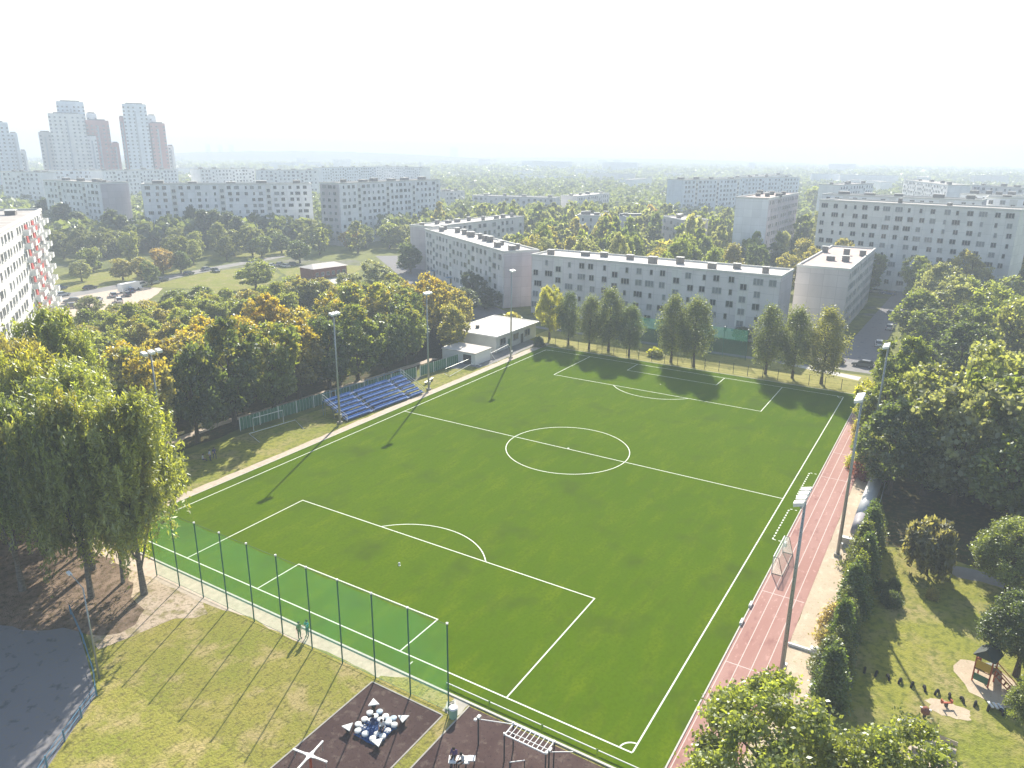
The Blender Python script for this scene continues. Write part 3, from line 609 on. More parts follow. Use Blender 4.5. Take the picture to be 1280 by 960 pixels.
# hedge of conifers
HB = 'conifers of the park hedge'
for i in range(19):
    x = 13+i*1.68+random.uniform(-.4, .4); y = -42.0+random.uniform(-.3, .3); 
    if x > 44.5: continue
    tree('cone', x, y, random.uniform(3.6, 5.6), random.uniform(1.1, 1.5), random.choice([(.05, .075, .022), (.07, .085, .02)]), .08, 'dark green conifer in the dense hedge between the sand strip and the park lawn', HB, lod='n', v=i % 2)
for x, y, h, r, c, a, lb in ((23.5, -41.4, 2.2, 1.3, (.17, .14, .09), 0, 'pale dry shrub spilling from the hedge onto the sand, upper one'), (20.6, -41.5, 1.8, 1.2, (.15, .13, .085), 0, 'pale dry shrub at the hedge foot, lower one'), (33.5, -41.3, 1.3, .7, BR, .8, 'rusty small shrub at the hedge foot below the cover end'),
    (62.8, -39.4, 2.4, 2.0, (.115, .045, .06), 0, 'dark pink flowering bush at the far end of the rolled cover'), (65.6, -37.6, 1.8, 1.2, YG, .3, 'yellow-green shrub between track and bushes at the right mast'), (73, -37.4, 2.6, 1.3, OL, .5, 'olive shrub encroaching the track end'), (79, -36.6, 2.4, 1.3, (.2, .17, .08), .4, 'tan shrub near the end of the track'),
    (33.6, -44.3, .9, .5, DG, 0, 'little dark shrub on the park lawn nearest to the hedge'), (34.2, -45.2, 1.1, .5, DG, 0, 'little dark shrub on the park lawn, second from hedge'), (31.2, -45.1, 1.1, .8, DG, 0, 'widest little dark shrub on the park lawn'), (34.5, -48.6, 1.0, .5, OL, .2, 'small dry shrub below the weeping tree'),
    (108, 8.4, 1.3, 1.3, YG, 0, 'low yellow-green shrub on the far bank'), (101, 33.8, 1.8, 1.0, DG, 0, 'dark shrub at the clubhouse corner'), (112.4, 48, 3, 2.4, OL, 0, 'olive bush behind the clubhouse roof')):
    tree('shrub', x, y, h, r, c, a, lb, None, lod='n' if dist(x, y) < 130 else 'm')
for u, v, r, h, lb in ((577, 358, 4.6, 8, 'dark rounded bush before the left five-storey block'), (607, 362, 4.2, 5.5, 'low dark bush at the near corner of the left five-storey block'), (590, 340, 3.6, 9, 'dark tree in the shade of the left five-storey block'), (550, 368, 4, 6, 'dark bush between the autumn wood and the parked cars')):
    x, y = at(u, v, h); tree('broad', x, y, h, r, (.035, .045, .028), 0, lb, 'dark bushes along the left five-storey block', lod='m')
for x, y, h, c, lb in ((130.5, 24, 5, DG, 'small dark tree by the facade left of the middle'), (130.5, 31, 4, MG, 'small tree by the facade at its left third'), (130, 9.5, 6, (.04, .045, .03), 'dark tree by the blue entrance canopy'), (131, -4, 3.5, DG, 'dark shrub under the right end of the facade')):
    tree('column', x, y, h, 1.8, c, 0, lb, None, lod='m')

# ------------------------------------------------------------------ buildings
FOOT = []
for nm, c in (('f_grey', (.74, .71, .71)), ('f_end', (.56, .52, .54)), ('f_pale', (.86, .86, .87)), ('f_white', (.78, .77, .74)), ('f_pink', (.50, .27, .25)), ('f_blue', (.70, .75, .80)), ('f_buff', (.64, .60, .58))):
    facade_material(nm, c)
WM = {}
def win_mesh(w, h, n=2, pale=False):
    k = (w, h, n, pale)
    if k in WM: return WM[k]
    mb = MB(); mb.box((0, -.02, h/2), (w, .06, h), mi=1)
    t = .09
    for x in [-w/2+t/2, w/2-t/2]+[-w/2+w*i/n for i in range(1, n)]: mb.box((x, -.075, h/2), (t, .05, h), mi=0)
    for z in (t/2, h-t/2): mb.box((0, -.074, z), (w-2*t, .046, t), mi=0)
    mb.box((0, -.1, -.05), (w+.16, .2, .06), mi=0)
    WM[k] = mb.mesh('window', ['frame_white', 'glass_pale' if pale else 'glass']); return WM[k]
def block(label, x, y, ang, L, D, H, floors, wall='f_grey', end=None, faces='f', bay=3.3, stair=5, ground=1.2, roofm='roof_felt', vents=8, vsize=1.5, balc=None, detail=2, group=None, name='apartment_block', maxw=100, entr=True, cat='apartment block'):
    e = thing(name, label, cat, (x, y, 0), ang, group)
    FOOT.append((x, y, ang, L, D))
    mb = MB(); mb.box((L/2, D/2, H/2), (L, D, H))
    if end:   # end walls clad in their own panels
        mb.box((-.06, D/2, H/2-.1), (.12, D-.3, H-.25), mi=1); mb.box((L+.06, D/2, H/2-.1), (.12, D-.3, H-.25), mi=1)
    mb.build('wall', [wall, end or wall], e)
    rb_ = MB(); pz = .55
    rb_.box((L/2, D/2, H+.06), (L-.5, D-.5, .1), mi=0)
    for c, d in (((L/2, .05, H+pz/2), (L+.5, .4, pz)), ((L/2, D-.05, H+pz/2), (L+.5, .4, pz)), ((.0, D/2, H+pz/2), (.4, D-.5, pz)), ((L, D/2, H+pz/2), (.4, D-.5, pz))): rb_.box(c, d, mi=1)
    roof = rb_.build('roof', [roofm, 'parapet'], e)
    rg = random.Random(int(abs(x*7+y*3)+L))
    if detail >= 1:
        for k in range(vents):
            vx = L*(k+.5)/vents+rg.uniform(-1.5, 1.5); vy = D*rg.choice([.33, .62, .68]); s = vsize*rg.uniform(.7, 1.3)
            v = MB(); hh = rg.uniform(1.0, 1.7); v.box((0, 0, hh/2), (s, s*.7, hh)); v.box((0, 0, hh+.06), (s+.25, s*.7+.25, .12), mi=1); v.build('chimney', ['vent', 'parapet'], roof, (vx, vy, H+.1))
    fh = (H-ground)/floors; spots = []
    for fc in faces:
        LL = L if fc in 'fb' else D
        nb = max(1, int(LL/bay)); off = (LL-nb*bay)/2
        for b in range(nb):
            st = stair and fc == 'f' and (b % stair == stair//2)
            for f in range(floors):
                z = ground+f*fh+.75
                if st:
                    if f == floors-1: continue
                    z += fh*.5; w = (1.6, 1.5, 2)
                else: w = rg.choice([(1.75, 1.55, 2), (1.5, 1.5, 2), (2.3, 1.55, 3), (1.4, 1.5, 2)]) if rg.random() > .2 else (.85, 1.4, 1)
                t = off+bay*(b+.5)+(0 if st else rg.choice([-.35, .0, .35]))
                w = (*w, rg.random() < .4)
                if fc == 'f': p, rz = (t, -.06 if st else 0, z), 0
                elif fc == 'b': p, rz = (t, D, z), math.pi
                elif fc == 'r': p, rz = (L+(.12 if end else 0), t, z), math.pi/2
                else: p, rz = (-(.12 if end else 0), t, z), -math.pi/2
                if not st and rg.random() < .06: continue
                spots.append((w, p, rz))
    wx = [(dist(*(e.location.xy+Vector((p[0]*math.cos(ang)-p[1]*math.sin(ang), p[0]*math.sin(ang)+p[1]*math.cos(ang))))), w, p, rz) for w, p, rz in spots]
    wx.sort(key=lambda q: q[0])
    if detail >= 1:
        for _, w, p, rz in wx[:maxw]: link('window', win_mesh(*w), e, p, rz)
        rest = wx[maxw:]
        if rest:
            mb = MB()
            for _, w, p, rz in rest:
                me = win_mesh(*w); cs, sn = math.cos(rz), math.sin(rz)
                mb_v = [(p[0]+v.co.x*cs-v.co.y*sn, p[1]+v.co.x*sn+v.co.y*cs, p[2]+v.co.z) for v in me.vertices]
                o0 = len(mb.v); mb.v += mb_v
                for q in me.polygons: mb.f.append(tuple(i+o0 for i in q.vertices)); mb.m.append(q.material_index)
            o = mb.build('window', ['frame_white', 'glass'], e); o['kind'] = 'stuff'
    if stair and detail >= 2:
        nb = int(L/bay); off = (L-nb*bay)/2
        for b in range(nb):
            if b % stair == stair//2:
                xx = off+bay*(b+.5)
                MB().box((0, -.03, 0), (2.5, .05, H-ground-2.4)).build('stair_panel', 'f_white', e, (xx, 0, ground+2.6+(H-ground-2.4)/2-.4))
                # canopy and door
                d = MB().box((0, -.06, 1.05), (1.3, .1, 2.1)).build('door', 'dark_metal', e, (xx, 0, 0))
                MB().box((0, -.8, 2.5), (3.0, 1.6, .16)).build('canopy', 'blue_rail', e, (xx, 0, 0))
    if balc:
        for b in (18, 21, 25):
            MB().box((0, -.14, 0), (2.2, .28, H-2)).build('red_strip' if b != 25 else 'pale_strip', 'red_panel' if b != 25 else 'white', e, ((L/int(L/bay))*(b+.5), 0, H/2))
        for b, f in balc:
            bx = (L/int(L/bay))*(b+.5); z = ground+f*fh
            bm_ = MB(); bm_.box((0, -.65, .0), (bay*.86, 1.3, .14), mi=0); bm_.box((0, -1.25, .55), (bay*.86, .08, 1.0), mi=1)
            for s in (-1, 1): bm_.box((s*bay*.41, -.62, .55), (.08, 1.15, 1.0), mi=0)
            bm_.build('balcony', ['white', 'red_panel' if b == 20 and f % 3 else 'white'], e, (bx, 0, z))
    return e
W90 = -math.pi/2
block('long grey five-storey block facing the far end of the pitch, behind the tree row', 133.2, 54.4, W90, 65.2, 13, 15.6, 5, 'f_grey', 'f_end', 'f', 3.26, 5, 1.0, 'roof_felt_light', 9, 1.7, detail=2)
a2 = math.atan2(57, 38)
block('grey five-storey block running away diagonally left of the long five-storey block', 171.5, 120.5, a2+math.pi, 68, 11, 15.6, 5, 'f_grey', 'f_end', 'f', 3.3, 5, 1.0, 'roof_felt_light', 13, 1.7, detail=2)
x, y = at(541, 284, 16)
block('low five-storey block with bright roof behind the diagonal grey block', x, y, math.atan2(at(655, 271, 16)[1]-y, at(655, 271, 16)[0]-x), 62, 11, 15.8, 5, 'f_grey', 'f_end', 'f', 3.3, 5, roofm='roof_felt_light', vents=9, vsize=1.8)
block('short five-storey block with pinkish roof standing alone beside the street on the right', 152.8, -10.5, W90, 12, 51, 15.8, 5, 'f_buff', 'f_buff', 'r', 3.3, 0, 1.0, 'roof_pink', 5, 1.6)
block('tall narrow nine-storey slab with dark blank end wall behind the long five-storey block', 245, 31, W90, 12, 53, 27, 9, 'f_pale', 'f_end', 'r', 3.4, 0, 1.2, 'roof_pink', 6, 1.8)
block('long pale blue-grey nine-storey slab on the right behind the street', 296, 9, W90-.12, 57, 13, 27, 9, 'f_pale', 'f_end', 'f', 3.5, 5, 1.2, vents=5, vsize=3)
block('nine-storey slab with roof edge at the right photo edge, behind the long pale slab', 306, -49, W90-.05, 60, 13, 27.5, 9, 'f_pale', None, 'f', 3.5, 5, 1.2, vents=4, vsize=3)
block('bright white slab cut off by the right photo edge', 223, -57.3, W90+1.3, 14, 60, 27.5, 9, 'f_white', None, 'l', 3.5, 0, 1.2, vents=2)
block('pale nine-storey slab in the middle distance left of the tall narrow slab', 433, 116, math.atan2(-17, 43), 60, 13, 27, 9, 'f_blue', None, 'f', 3.6, 6, vents=4, vsize=3)
block('pale nine-storey block with four rows of balconies left of the diagonal five-storey block', 215.5, 203.5, .02, 79, 12, 28, 9, 'f_pale', 'f_end', 'fl', 3.5, 6, 1.4, vents=6, vsize=3.2)
x, y = at(176, 230, 27); x2, y2 = at(389, 229.5, 27)
block('longest pale nine-storey block in the left half, behind the estate car park', x, y, math.atan2(y2-y, x2-x), math.hypot(x2-x, y2-y), 13, 26.6, 9, 'f_pale', 'f_end', 'f', 3.5, 6, 1.3, vents=5, vsize=4)
block('nine-storey block at the far left with a broad blank grey end wall', 160, 347, W90, 48, 14, 27, 9, 'f_pale', 'f_end', 'f', 3.5, 6, 1.3, vents=4, vsize=3.5)
MBx = block
bal = [(b, f) for b in (17, 19, 20, 22, 24, 26) for f in range(9)]
ux, uy = math.cos(R(56.3)), math.sin(R(56.3))
block('sunlit white nine-storey tower block with red balconies cut by the left photo edge', 59.5-95*ux, 155-95*uy, R(56.3), 95, 13, 27, 9, 'f_white', 'f_pale', 'fr', 3.5, 0, 1.3, vents=3, vsize=3, balc=bal)
# far row blocks
far = [('pale block roofline behind the far left block', 0, 215, 50, 216, 27, 'f_pale'), ('long pale block in the haze behind the far left block', 60, 214, 128, 213, 27, 'f_blue'), ('hazy block between the two nine-storey blocks on the left', 128, 214, 222, 212, 27, 'f_pale'),
 ('hazy long block behind the longest nine-storey block', 250, 212, 318, 211, 27, 'f_pale'), ('hazy block with dark roof edge left of centre', 322, 213, 398, 213, 27, 'f_pale'), ('pale hazy block behind the four-balcony block', 402, 210, 470, 209, 27, 'f_blue'), ('pale hazy block ending near the slim white chimney', 470, 208, 526, 210, 27, 'f_pale'),
 ('low five-storey row with white roof right of the balcony block', 556, 240, 581, 239, 16, 'f_grey'), ('long low five-storey row with white roof in the middle distance', 590, 245, 694, 248, 16, 'f_grey'), ('low five-storey row end left of the pale slab', 722, 246, 762, 242, 16, 'f_grey'),
 ('low five-storey block glimpsed between trees behind the long grey block, left', 722, 270, 758, 271, 16, 'f_grey'), ('low five-storey block glimpsed between trees behind the long grey block, middle', 783, 272, 800, 272, 16, 'f_grey'), ('low five-storey block glimpsed between trees behind the long grey block, right', 828, 271, 852, 276, 16, 'f_buff'),
 ('pale hazy block right behind the middle pale slab', 914, 223, 1000, 222, 27, 'f_blue'), ('hazy block above the tall narrow slab', 935, 221, 990, 219, 27, 'f_pale'), ('pale block with dark roof edge behind the long right slab, left', 1050, 232, 1092, 230, 27, 'f_pale'), ('pale block behind the long right slab with a bright roof', 1130, 225, 1185, 232, 27, 'f_pale'), ('pale block behind the long right slab at the right', 1200, 243, 1262, 246, 27, 'f_pale'),
 ('hazy block row far right above the white slab', 1215, 232, 1280, 236, 27, 'f_grey')]
for lb, u1, v1, u2, v2, h, wl in far:
    x, y = at(u1, v1, h); x2, y2 = at(u2, v2, h); L = math.hypot(x2-x, y2-y)
    if L > 170: # keep the length believable
        f = 170/L; x2, y2 = x+(x2-x)*f, y+(y2-y)*f; L = 170
    block(lb, x, y, math.atan2(y2-y, x2-x), L, 12, h, 9 if h > 20 else 5, wl, None, 'f', 3.6, 6, vents=4, vsize=2.5, detail=1, maxw=60 if dist(x, y) > 500 else 100, roofm='roof_felt_light' if h < 20 else 'roof_felt', name='distant_block')
# random hazy city
rc = random.Random(21); cnt = 0
while cnt < 60:
    an = YAW+R(rc.uniform(-33, 33)); d = rc.uniform(850, 2600); x, y = CX+d*math.cos(an), CY+d*math.sin(an)
    if an > YAW+R(20) and d < 1000: continue
    h = rc.choice([16, 16, 20, 12, 9, 27 if d > 1500 else 14]); ang = rc.choice([W90, 0, W90+.3, .4, -1.1, R(56)]); L = rc.uniform(30, 95)
    block('pale apartment block dissolving in the haze of the distant city', x, y, ang, L, 12, h, 3, rc.choice(['f_pale', 'f_grey', 'f_blue', 'f_pink' if h < 10 else 'f_pale']), None, '', vents=0, detail=0, name='distant_block', group='hazy blocks of the distant city', roofm=rc.choice(['roof_felt', 'roof_felt_light'])); cnt += 1
# high-rise towers
def tower(label, segs, v0):
    x, y = at((segs[0][0]+segs[-1][1])/2, v0); e = thing('high_rise', label, 'high-rise', (x, y, 0)); d = dist(x, y); k = d*math.cos(0)/FPX
    dx, dy = (x-CX)/d, (y-CY)/d; rx, ry = dy, -dx; um = (segs[0][0]+segs[-1][1])/2
    e.rotation_euler.z = math.atan2(ry, rx)
    kk = (Vector((x-CX, y-CY, -CZ)).dot(fw))/FPX
    spots = []
    for i, (a, b, vt, w, dep, back) in enumerate(segs):
        h = height_at(x, y, vt); cx_ = ((a+b)/2-um)*kk; ww = (b-a)*kk
        s = MB().box((0, 0, h/2), (ww-.05, dep, h)).build('wing', w, e, (cx_, back+i*.07, 0))
        MB().box((0, 0, h+.5), (ww*.7, dep*.7, 1.0)).build('roof_cap', 'vent', s)
        nf = int(h/3); nb = max(1, int(ww/3.4))
        MB().box((0, -dep/2-.05, h*.48), (1.3, .1, h*.9)).build('glazed_strip', 'strip_glass', s, (0, 0, 0))
        for q in range(nb):
            for f in range(nf-1, 6, -1): spots.append((s, -ww/2+ww*(q+.5)/nb+(.9 if q >= nb/2 else -.9), -dep/2, f*3.0+.6))
    rgt = random.Random(len(segs)); rgt.shuffle(spots); wm = win_mesh(1.5, 1.4, 2)
    for s, a, b, c in spots[:100]: link('window', wm, s, (a, b, c))
    r_ = MB()
    for s, a, b, c in spots[100:]: r_.box((s.location.x+a, s.location.y+b-.05, c+.7), (1.5, .1, 1.4))
    if spots[100:]: o = r_.build('window', 'glass_pale', e); o['kind'] = 'stuff'
    return e
tower('grey high-rise with stepped right side cut by the left photo edge', [(-14, 16, 147, 'f_end', 14, 4), (-8, 24, 153, 'f_blue', 18, 0), (24, 32, 166, 'f_blue', 14, 0), (32, 38, 188, 'f_pale', 12, 0)], 249)
tower('widest high-rise cluster with crown box and reddish right wing', [(69, 82, 166, 'f_buff', 12, 2), (82, 119, 143, 'f_white', 16, -3), (92, 121, 127, 'f_blue', 14, 8), (119, 129, 170, 'f_pale', 10, -3), (122, 133, 141, 'f_pale', 10, 6), (120, 145, 150, 'f_pink', 13, 0.5), (145, 153, 178, 'f_pink', 10, 0)], 249)
tower('slim dark grey high-rise with reddish right wing, rightmost of the three', [(166, 171, 147, 'f_pink', 12, 3), (171, 197, 131, 'f_blue', 16, 0), (197, 206, 144, 'f_pale', 10, 5), (198.5, 215, 154, 'f_pink', 14, -2), (215, 222, 182, 'f_pale', 10, 0)], 249)
for u, lb in ((262, 'left'), (277, 'middle'), (291, 'right')):
    x, y = at(u, 202.5); e = thing('cooling_stack', 'faint pale tower on the horizon, %s of three above the ridge' % lb, 'tower', (x, y, 0), 0, 'three faint towers on the horizon')
    MB().tube([(0, 0, 0), (0, 0, 45), (0, 0, height_at(x, y, 181 if u != 262 else 180))], [12, 10, 11], 14).build('shaft', 'f_pale', e, smooth=True)
x, y = at(526, 226.5); tag(MB().tube([(0, 0, 0), (0, 0, height_at(x, y, 203))], [2.2, 1.5], 12).build('chimney_stack', 'white', None, (x, y, 0), True), 'slim white chimney rising behind the balcony block', 'chimney')
x, y = at(568, 203.3); tag(MB().tube([(0, 0, 0), (0, 0, 40), (0, 0, 70)], [26, 19, 21], 16).build('cooling_tower', 'f_blue', None, (x, y, 0), True), 'single faint wide tower on the horizon left of centre', 'tower')
# kindergarten
x, y = at(394, 331, 5); e = thing('kindergarten', 'low red brick building with pale hipped roof left of the wood', 'building', (x-1, y, 0), math.atan2(at(447, 326, 5)[1]-y, at(447, 326, 5)[0]-x)+.15)
e.scale = (.78, .78, .85)
MB().box((9, 5, 2.1), (18, 10, 4.2)).build('wall', 'brick', e)
rf = MB(); rf.add([(-.6, -.6, 4.2), (18.6, -.6, 4.2), (18.6, 10.6, 4.2), (-.6, 10.6, 4.2), (3, 5, 5.6), (15, 5, 5.6)], [(0, 1, 5, 4), (1, 2, 5), (2, 3, 4, 5), (3, 0, 4), (3, 2, 1, 0)]); rf.build('roof', 'roof_felt_light', e)
for k in range(6): link('window', win_mesh(1.5, 1.45, 2), e, (1.8+k*2.9, 0, 1.2))
# shed in the right trees
x, y = at(1143, 420); e = thing('shed', 'brown flat shed almost covered by an olive tree beside the street', 'shed', (x, y-2, 0), 0)
MB().box((0, 0, 1.5), (7, 5, 3)).build('wall', 'brown_wall', e); MB().box((0, 0, 3.1), (7.4, 5.4, .2)).build('roof', 'roof_felt_light', e); MB().box((-3.55, .6, 1.1), (.1, 1.1, 2.2)).build('door', 'dark_metal', e)
# clubhouse and garage
e = thing('clubhouse', 'white flat-roofed clubhouse with pale roof at the far left pitch corner', 'building', (91.2, 39, 0))
mb = MB(); mb.box((8.8, 5.9, 1.75), (17.6, 11.8, 3.5)); mb.build('wall', 'parapet', e)
rf = MB(); rf.box((8.8, 5.9, 3.62), (18.4, 12.6, .16), mi=0)
for c, d in (((8.8, -.45, 3.66), (18.8, .2, .3)), ((8.8, 12.25, 3.66), (18.8, .2, .3)), ((-.5, 5.9, 3.66), (.2, 12.5, .3)), ((18.1, 5.9, 3.66), (.2, 12.5, .3))): rf.box(c, d, mi=1)
rf = rf.build('roof', ['roof_felt_light', 'white'], e); MB().disc((0, 0, 0), .45, .7, 10).build('chimney', 'dark_metal', rf, (4.5, 8.0, 3.7))
for x in (2.6, 8.2, 13.4): link('window', win_mesh(2.4, 1.6, 2), e, (x, 0, 1.2))
MB().box((0, -.05, 1.05), (1.1, .1, 2.1)).build('door', 'green_paint', e, (5.4, 0, 0)); MB().box((0, -.05, 1.05), (1.0, .1, 2.1)).build('door', 'dark_metal', e, (11, 0, 0))
e = thing('garage', 'low white garage with light roof and dark door in front of the clubhouse', 'garage', (80, 37, 0))
MB().box((3, 4.2, 1.2), (6, 8.4, 2.4)).build('wall', 'white', e)
rf = MB(); rf.box((3, 4.2, 2.5), (6.3, 8.7, .14)); rf.build('roof', 'roof_felt_light', e)
MB().box((-.05, 0, 1.0), (.1, 1.9, 2.0)).build('door', 'dark_metal', e, (0, 2.0, 0))
tag(MB().box((0, 0, .55), (1.6, 1.6, 1.1), taper=.9).box((0, 0, 1.15), (1.75, 1.75, .1)).build('storage_box', 'white', None, (86.2, 48.3, 0)), 'small white box standing beside the garage under the trees', 'box')

# ------------------------------------------------------------------ floodlight masts
def mast(label, x, y, h, face, n=3, wide=2.1, ladder=True):
    e = thing('floodlight_mast', label, 'floodlight', (x, y, 0), 0, 'floodlight masts around the pitch')
    MB().tube([(0, 0, 0), (0, 0, h*.5), (0, 0, h)], [.2, .15, .1], 10).build('pole', 'galv', e, smooth=True)
    MB().box((0, 0, .15), (.7, .7, .3)).build('base', 'concrete', e)
    MB().box((0, 0, h), (wide, .12, .12)).build('crossarm', 'galv', e)
    s = face
    for k in range(n):
        lx = -wide/2+wide*(k+.5)/n; lm = MB()
        w = wide/n*.62
        vs = [(-w/2, -.32*s, .02), (w/2, -.32*s, .02), (w/2, .42*s, -.22), (-w/2, .42*s, -.22), (-w/2, -.25*s, .3), (w/2, -.25*s, .3), (w/2, .46*s, .1), (-w/2, .46*s, .1)]
        lm.add(vs, [(0, 1, 2, 3), (4, 5, 6, 7), (0, 1, 5, 4), (1, 2, 6, 5), (2, 3, 7, 6), (3, 0, 4, 7)])
        f = lm.build('floodlight', 'white', e, (lx, s*.15, h+.08))
        MB().add([(-w/2+.04, -.26*s, .0), (w/2-.04, -.26*s, .0), (w/2-.04, .38*s, -.235), (-w/2+.04, .38*s, -.235)], [(0, 1, 2, 3)]).build('lens', 'lamp_glass', f)
    if ladder:
        ld = MB()
        for k in range(int((h-3)/.4)):
            ld.box((0, -.0, 3+k*.4), (.5, .035, .035))
        ld.build('ladder', 'dark_metal', e)
    MB().box((.0, -.24, 1.3), (.35, .25, .6)).build('control_box', 'galv', e)
    return e
x, y = at(188, 441, 17.6); mast('leftmost floodlight mast, head rising in front of golden maples', x, y, 17.6, -1, 3, 3.0)
mast('floodlight mast at the left end of the blue grandstand', 39.6, 36.0, 17.9, -1, 3); mast('floodlight mast at the right end of the blue grandstand', 61.7, 35.0, 17.9, -1, 3)
mast('thin floodlight mast in front of the clubhouse', 89.1, 34.0, 18.6, -1, 2, 1.8)
mast('nearest floodlight mast with four white lamps on the running track side', 14.2, -38.4, 16.6, 1, 4, 3.7); mast('floodlight mast beside the rolled cover, second on the track side', 38.4, -39.2, 18.1, 1, 4, 3.2)
mast('floodlight mast at the pink bush, third on the track side', 66.6, -39.0, 17.6, 1, 4, 2.8)
# street lamps
def lamp(label, x, y, h, ang, arm=1.6, double=False):
    e = thing('street_lamp', label, 'street lamp', (x, y, 0), ang)
    MB().tube([(0, 0, 0), (0, 0, h)], [.09, .05], 8).build('pole', 'galv', e, smooth=True)
    MB().tube([(0, 0, h-.05), (arm*.5, 0, h+.12), (arm, 0, h+.15)], .035, 6).build('arm', 'galv', e)
    MB().box((arm+.25, 0, h+.15), (.7, .28, .14), taper=.8).build('lamp_head', 'white', e)
lamp('street lamp with a side arm on the asphalt path under the left birches', -15.9, 9.6, 8.6, R(80), 2.6)
lamp('thin dark street lamp in the shade at the right photo edge', 61.8, -56.6, 6.5, 2.0, .9)

# ------------------------------------------------------------------ nets and fences
e = thing('ball_net', 'tall green ball-stop net with dark posts behind the near goal line', 'net fence', (-3.8, 0, 0))
ys = [19.8, 16.1, 12.4, 8.8, 5.1, 1.3, -2.4, -6.0, -9.7, -13.4, -17.2]
for yy in ys:
    p = MB().tube([(0, 0, 0), (0, 0, 8.1)], .06, 8); p.disc((0, 0, 8.1), .1, .12, 8, mi=1); p.build('post', ['green_post', 'white'], e, (0, yy, 0))
nm_ = MB(); NX = 60; NZ = 10
vs = []; 
for i in range(NX+1):
    yv = -17.2+(19.8+17.2)*i/NX
    for j in range(NZ+1):
        zz = .15+(7.95-.15)*j/NZ; ph = (yv+17.2)/3.7*math.pi
        sag = .16*abs(math.sin(ph)) if j == NZ else 0
        vs.append((.05+.10*math.sin(ph*2+j*.5)*math.sin(j/NZ*math.pi), yv, zz-sag))
nm_.add(vs, [(i*(NZ+1)+j, (i+1)*(NZ+1)+j, (i+1)*(NZ+1)+j+1, i*(NZ+1)+j+1) for i in range(NX) for j in range(NZ)])
nm_.build('net', 'net_green', e)
cb = MB(); cb.tube([(.05, 19.8, 8.0), (.05, -17.2, 8.0)], .018, 5); cb.tube([(.05, 19.8, .15), (.05, -17.2, .15)], .018, 5); cb.build('cable', 'green_post', e)
e = thing('ball_net', 'green ball-stop net beyond the far row of trees', 'net fence', (115.6, 0, 0))
for yy in [26, 21, 16, 11, 6, 1, -4, -9]:
    p = MB().tube([(0, 0, 0), (0, 0, 6.6)], .06, 6); p.disc((0, 0, 6.6), .16, .2, 8, mi=1); p.build('post', ['green_post', 'white'], e, (0, yy, 0))
MB().add([(.08, -9, .1), (.08, 26, .1), (.08, 26, 6.5), (.08, -9, 6.5)], [(0, 1, 2, 3)]).build('net', 'net_far', e)
# fence of dark posts at the far end
e = thing('post_fence', 'row of thin dark fence posts along the yellow bank at the far end', 'fence', (103.8, 0, 0))
yy = 31
while yy > -33:
    MB().tube([(0, 0, 0), (0, 0, 2.2)], .055, 6).build('post', 'dark_metal', e, (random.uniform(-.1, .1), yy, 0)); yy -= 2.9
w = MB()
for z in (.3, 1.2, 2.1): w.tube([(0, 31, z), (0, -33, z)], .012, 4)
w.build('wire', 'dark_metal', e)
# low rail near edge
e = thing('edge_rail', 'thin white pipe rail lying along the near edge of the turf by the corner', 'rail', (-1.35, 0, 0))
for a, b in ((-15.2, -19.3), (-19.5, -24.1), (-24.3, -28.7), (-28.9, -33)): MB().tube([(0, a, .3), (0, b, .3)], .045, 6).build('pipe', 'white', e)
for yy in (-15.2, -19.4, -24.2, -28.8, -33): MB().tube([(0, yy, .0), (0, yy, .42)], .03, 6).build('post', 'green_post', e)
# slatted green fence
def slat_fence(label, pts, h=2.0):
    e = thing('slat_fence', label, 'fence', (pts[0][0], pts[0][1], 0)); ox, oy = pts[0]; sl = MB(); rl = MB()
    for (x0, y0), (x1, y1) in zip(pts, pts[1:]):
        L = math.hypot(x1-x0, y1-y0); n = int(L/.62); a = math.atan2(y1-y0, x1-x0)
        for k in range(n):
            t = (k+.5)/n; x, y = x0+(x1-x0)*t-ox, y0+(y1-y0)*t-oy
            sl.box((x, y, h/2+.08), (.5, .03, h), a, mi=0)
            sl.box((x-.3*math.cos(a), y-.3*math.sin(a), h/2+.1), (.07, .07, h+.06), a, mi=1)
        n = max(1, int(L/3))
        for k in range(n+1):
            t = k/n; p = MB().box((0, 0, h/2+.1), (.1, .1, h+.2), a).build('post', 'white', e, (x0+(x1-x0)*t-ox-.06*math.sin(a)*-1, y0+(y1-y0)*t-oy-.1, 0))
        rl.tube([(x0-ox, y0-oy+.06, h*.85), (x1-ox, y1-oy+.06, h*.85)], .03, 4)
    sl.build('slats', ['green_paint', 'pale_green'], e); rl.build('rail', 'galv', e)
mat('pale_green', (.32, .45, .38), .7)
slat_fence('green slatted fence in the shade behind the small left goal', [(28.6, 46.6), (46.5, 45.0)])
slat_fence('green slatted fence behind the blue grandstand', [(47.2, 44.4), (66.5, 41.8)])
slat_fence('green slatted fence between the grandstand and the garage', [(67.5, 41.6), (79, 40.6)])
# blue pipe railing along the asphalt path
e = thing('path_railing', 'blue pipe railing curving along the asphalt path at the lower left', 'railing', (-17.2, 7.9, 0))
pr_ = [(-12.2, 20.5), (-14.0, 15.2), (-16.0, 10.2), (-17.2, 7.8), (-19.2, 6.4), (-21.2, 5.1), (-23.2, 3.7), (-26, 1.6)]
for z in (.95, .5): MB().tube([(x+17.2, y-7.9, z) for x, y in pr_], .03, 6).build('rail', 'blue_rail', e)
for x, y in pr_: MB().box((x+17.2, y-7.9, .52), (.09, .09, 1.04)).build('post', 'blue_rail', e)
# track side wire edge beside hedge
e = thing('hose_line', 'thin white cable line curving between the rolled cover and the hedge', 'cable', (0, 0, 0))
MB().tube([(62, -41.6, .25), (56, -41.7, .25), (48, -41.5, .25), (42, -41.2, .2), (37, -41.3, .2)], .045, 5).build('cable', 'white', e)

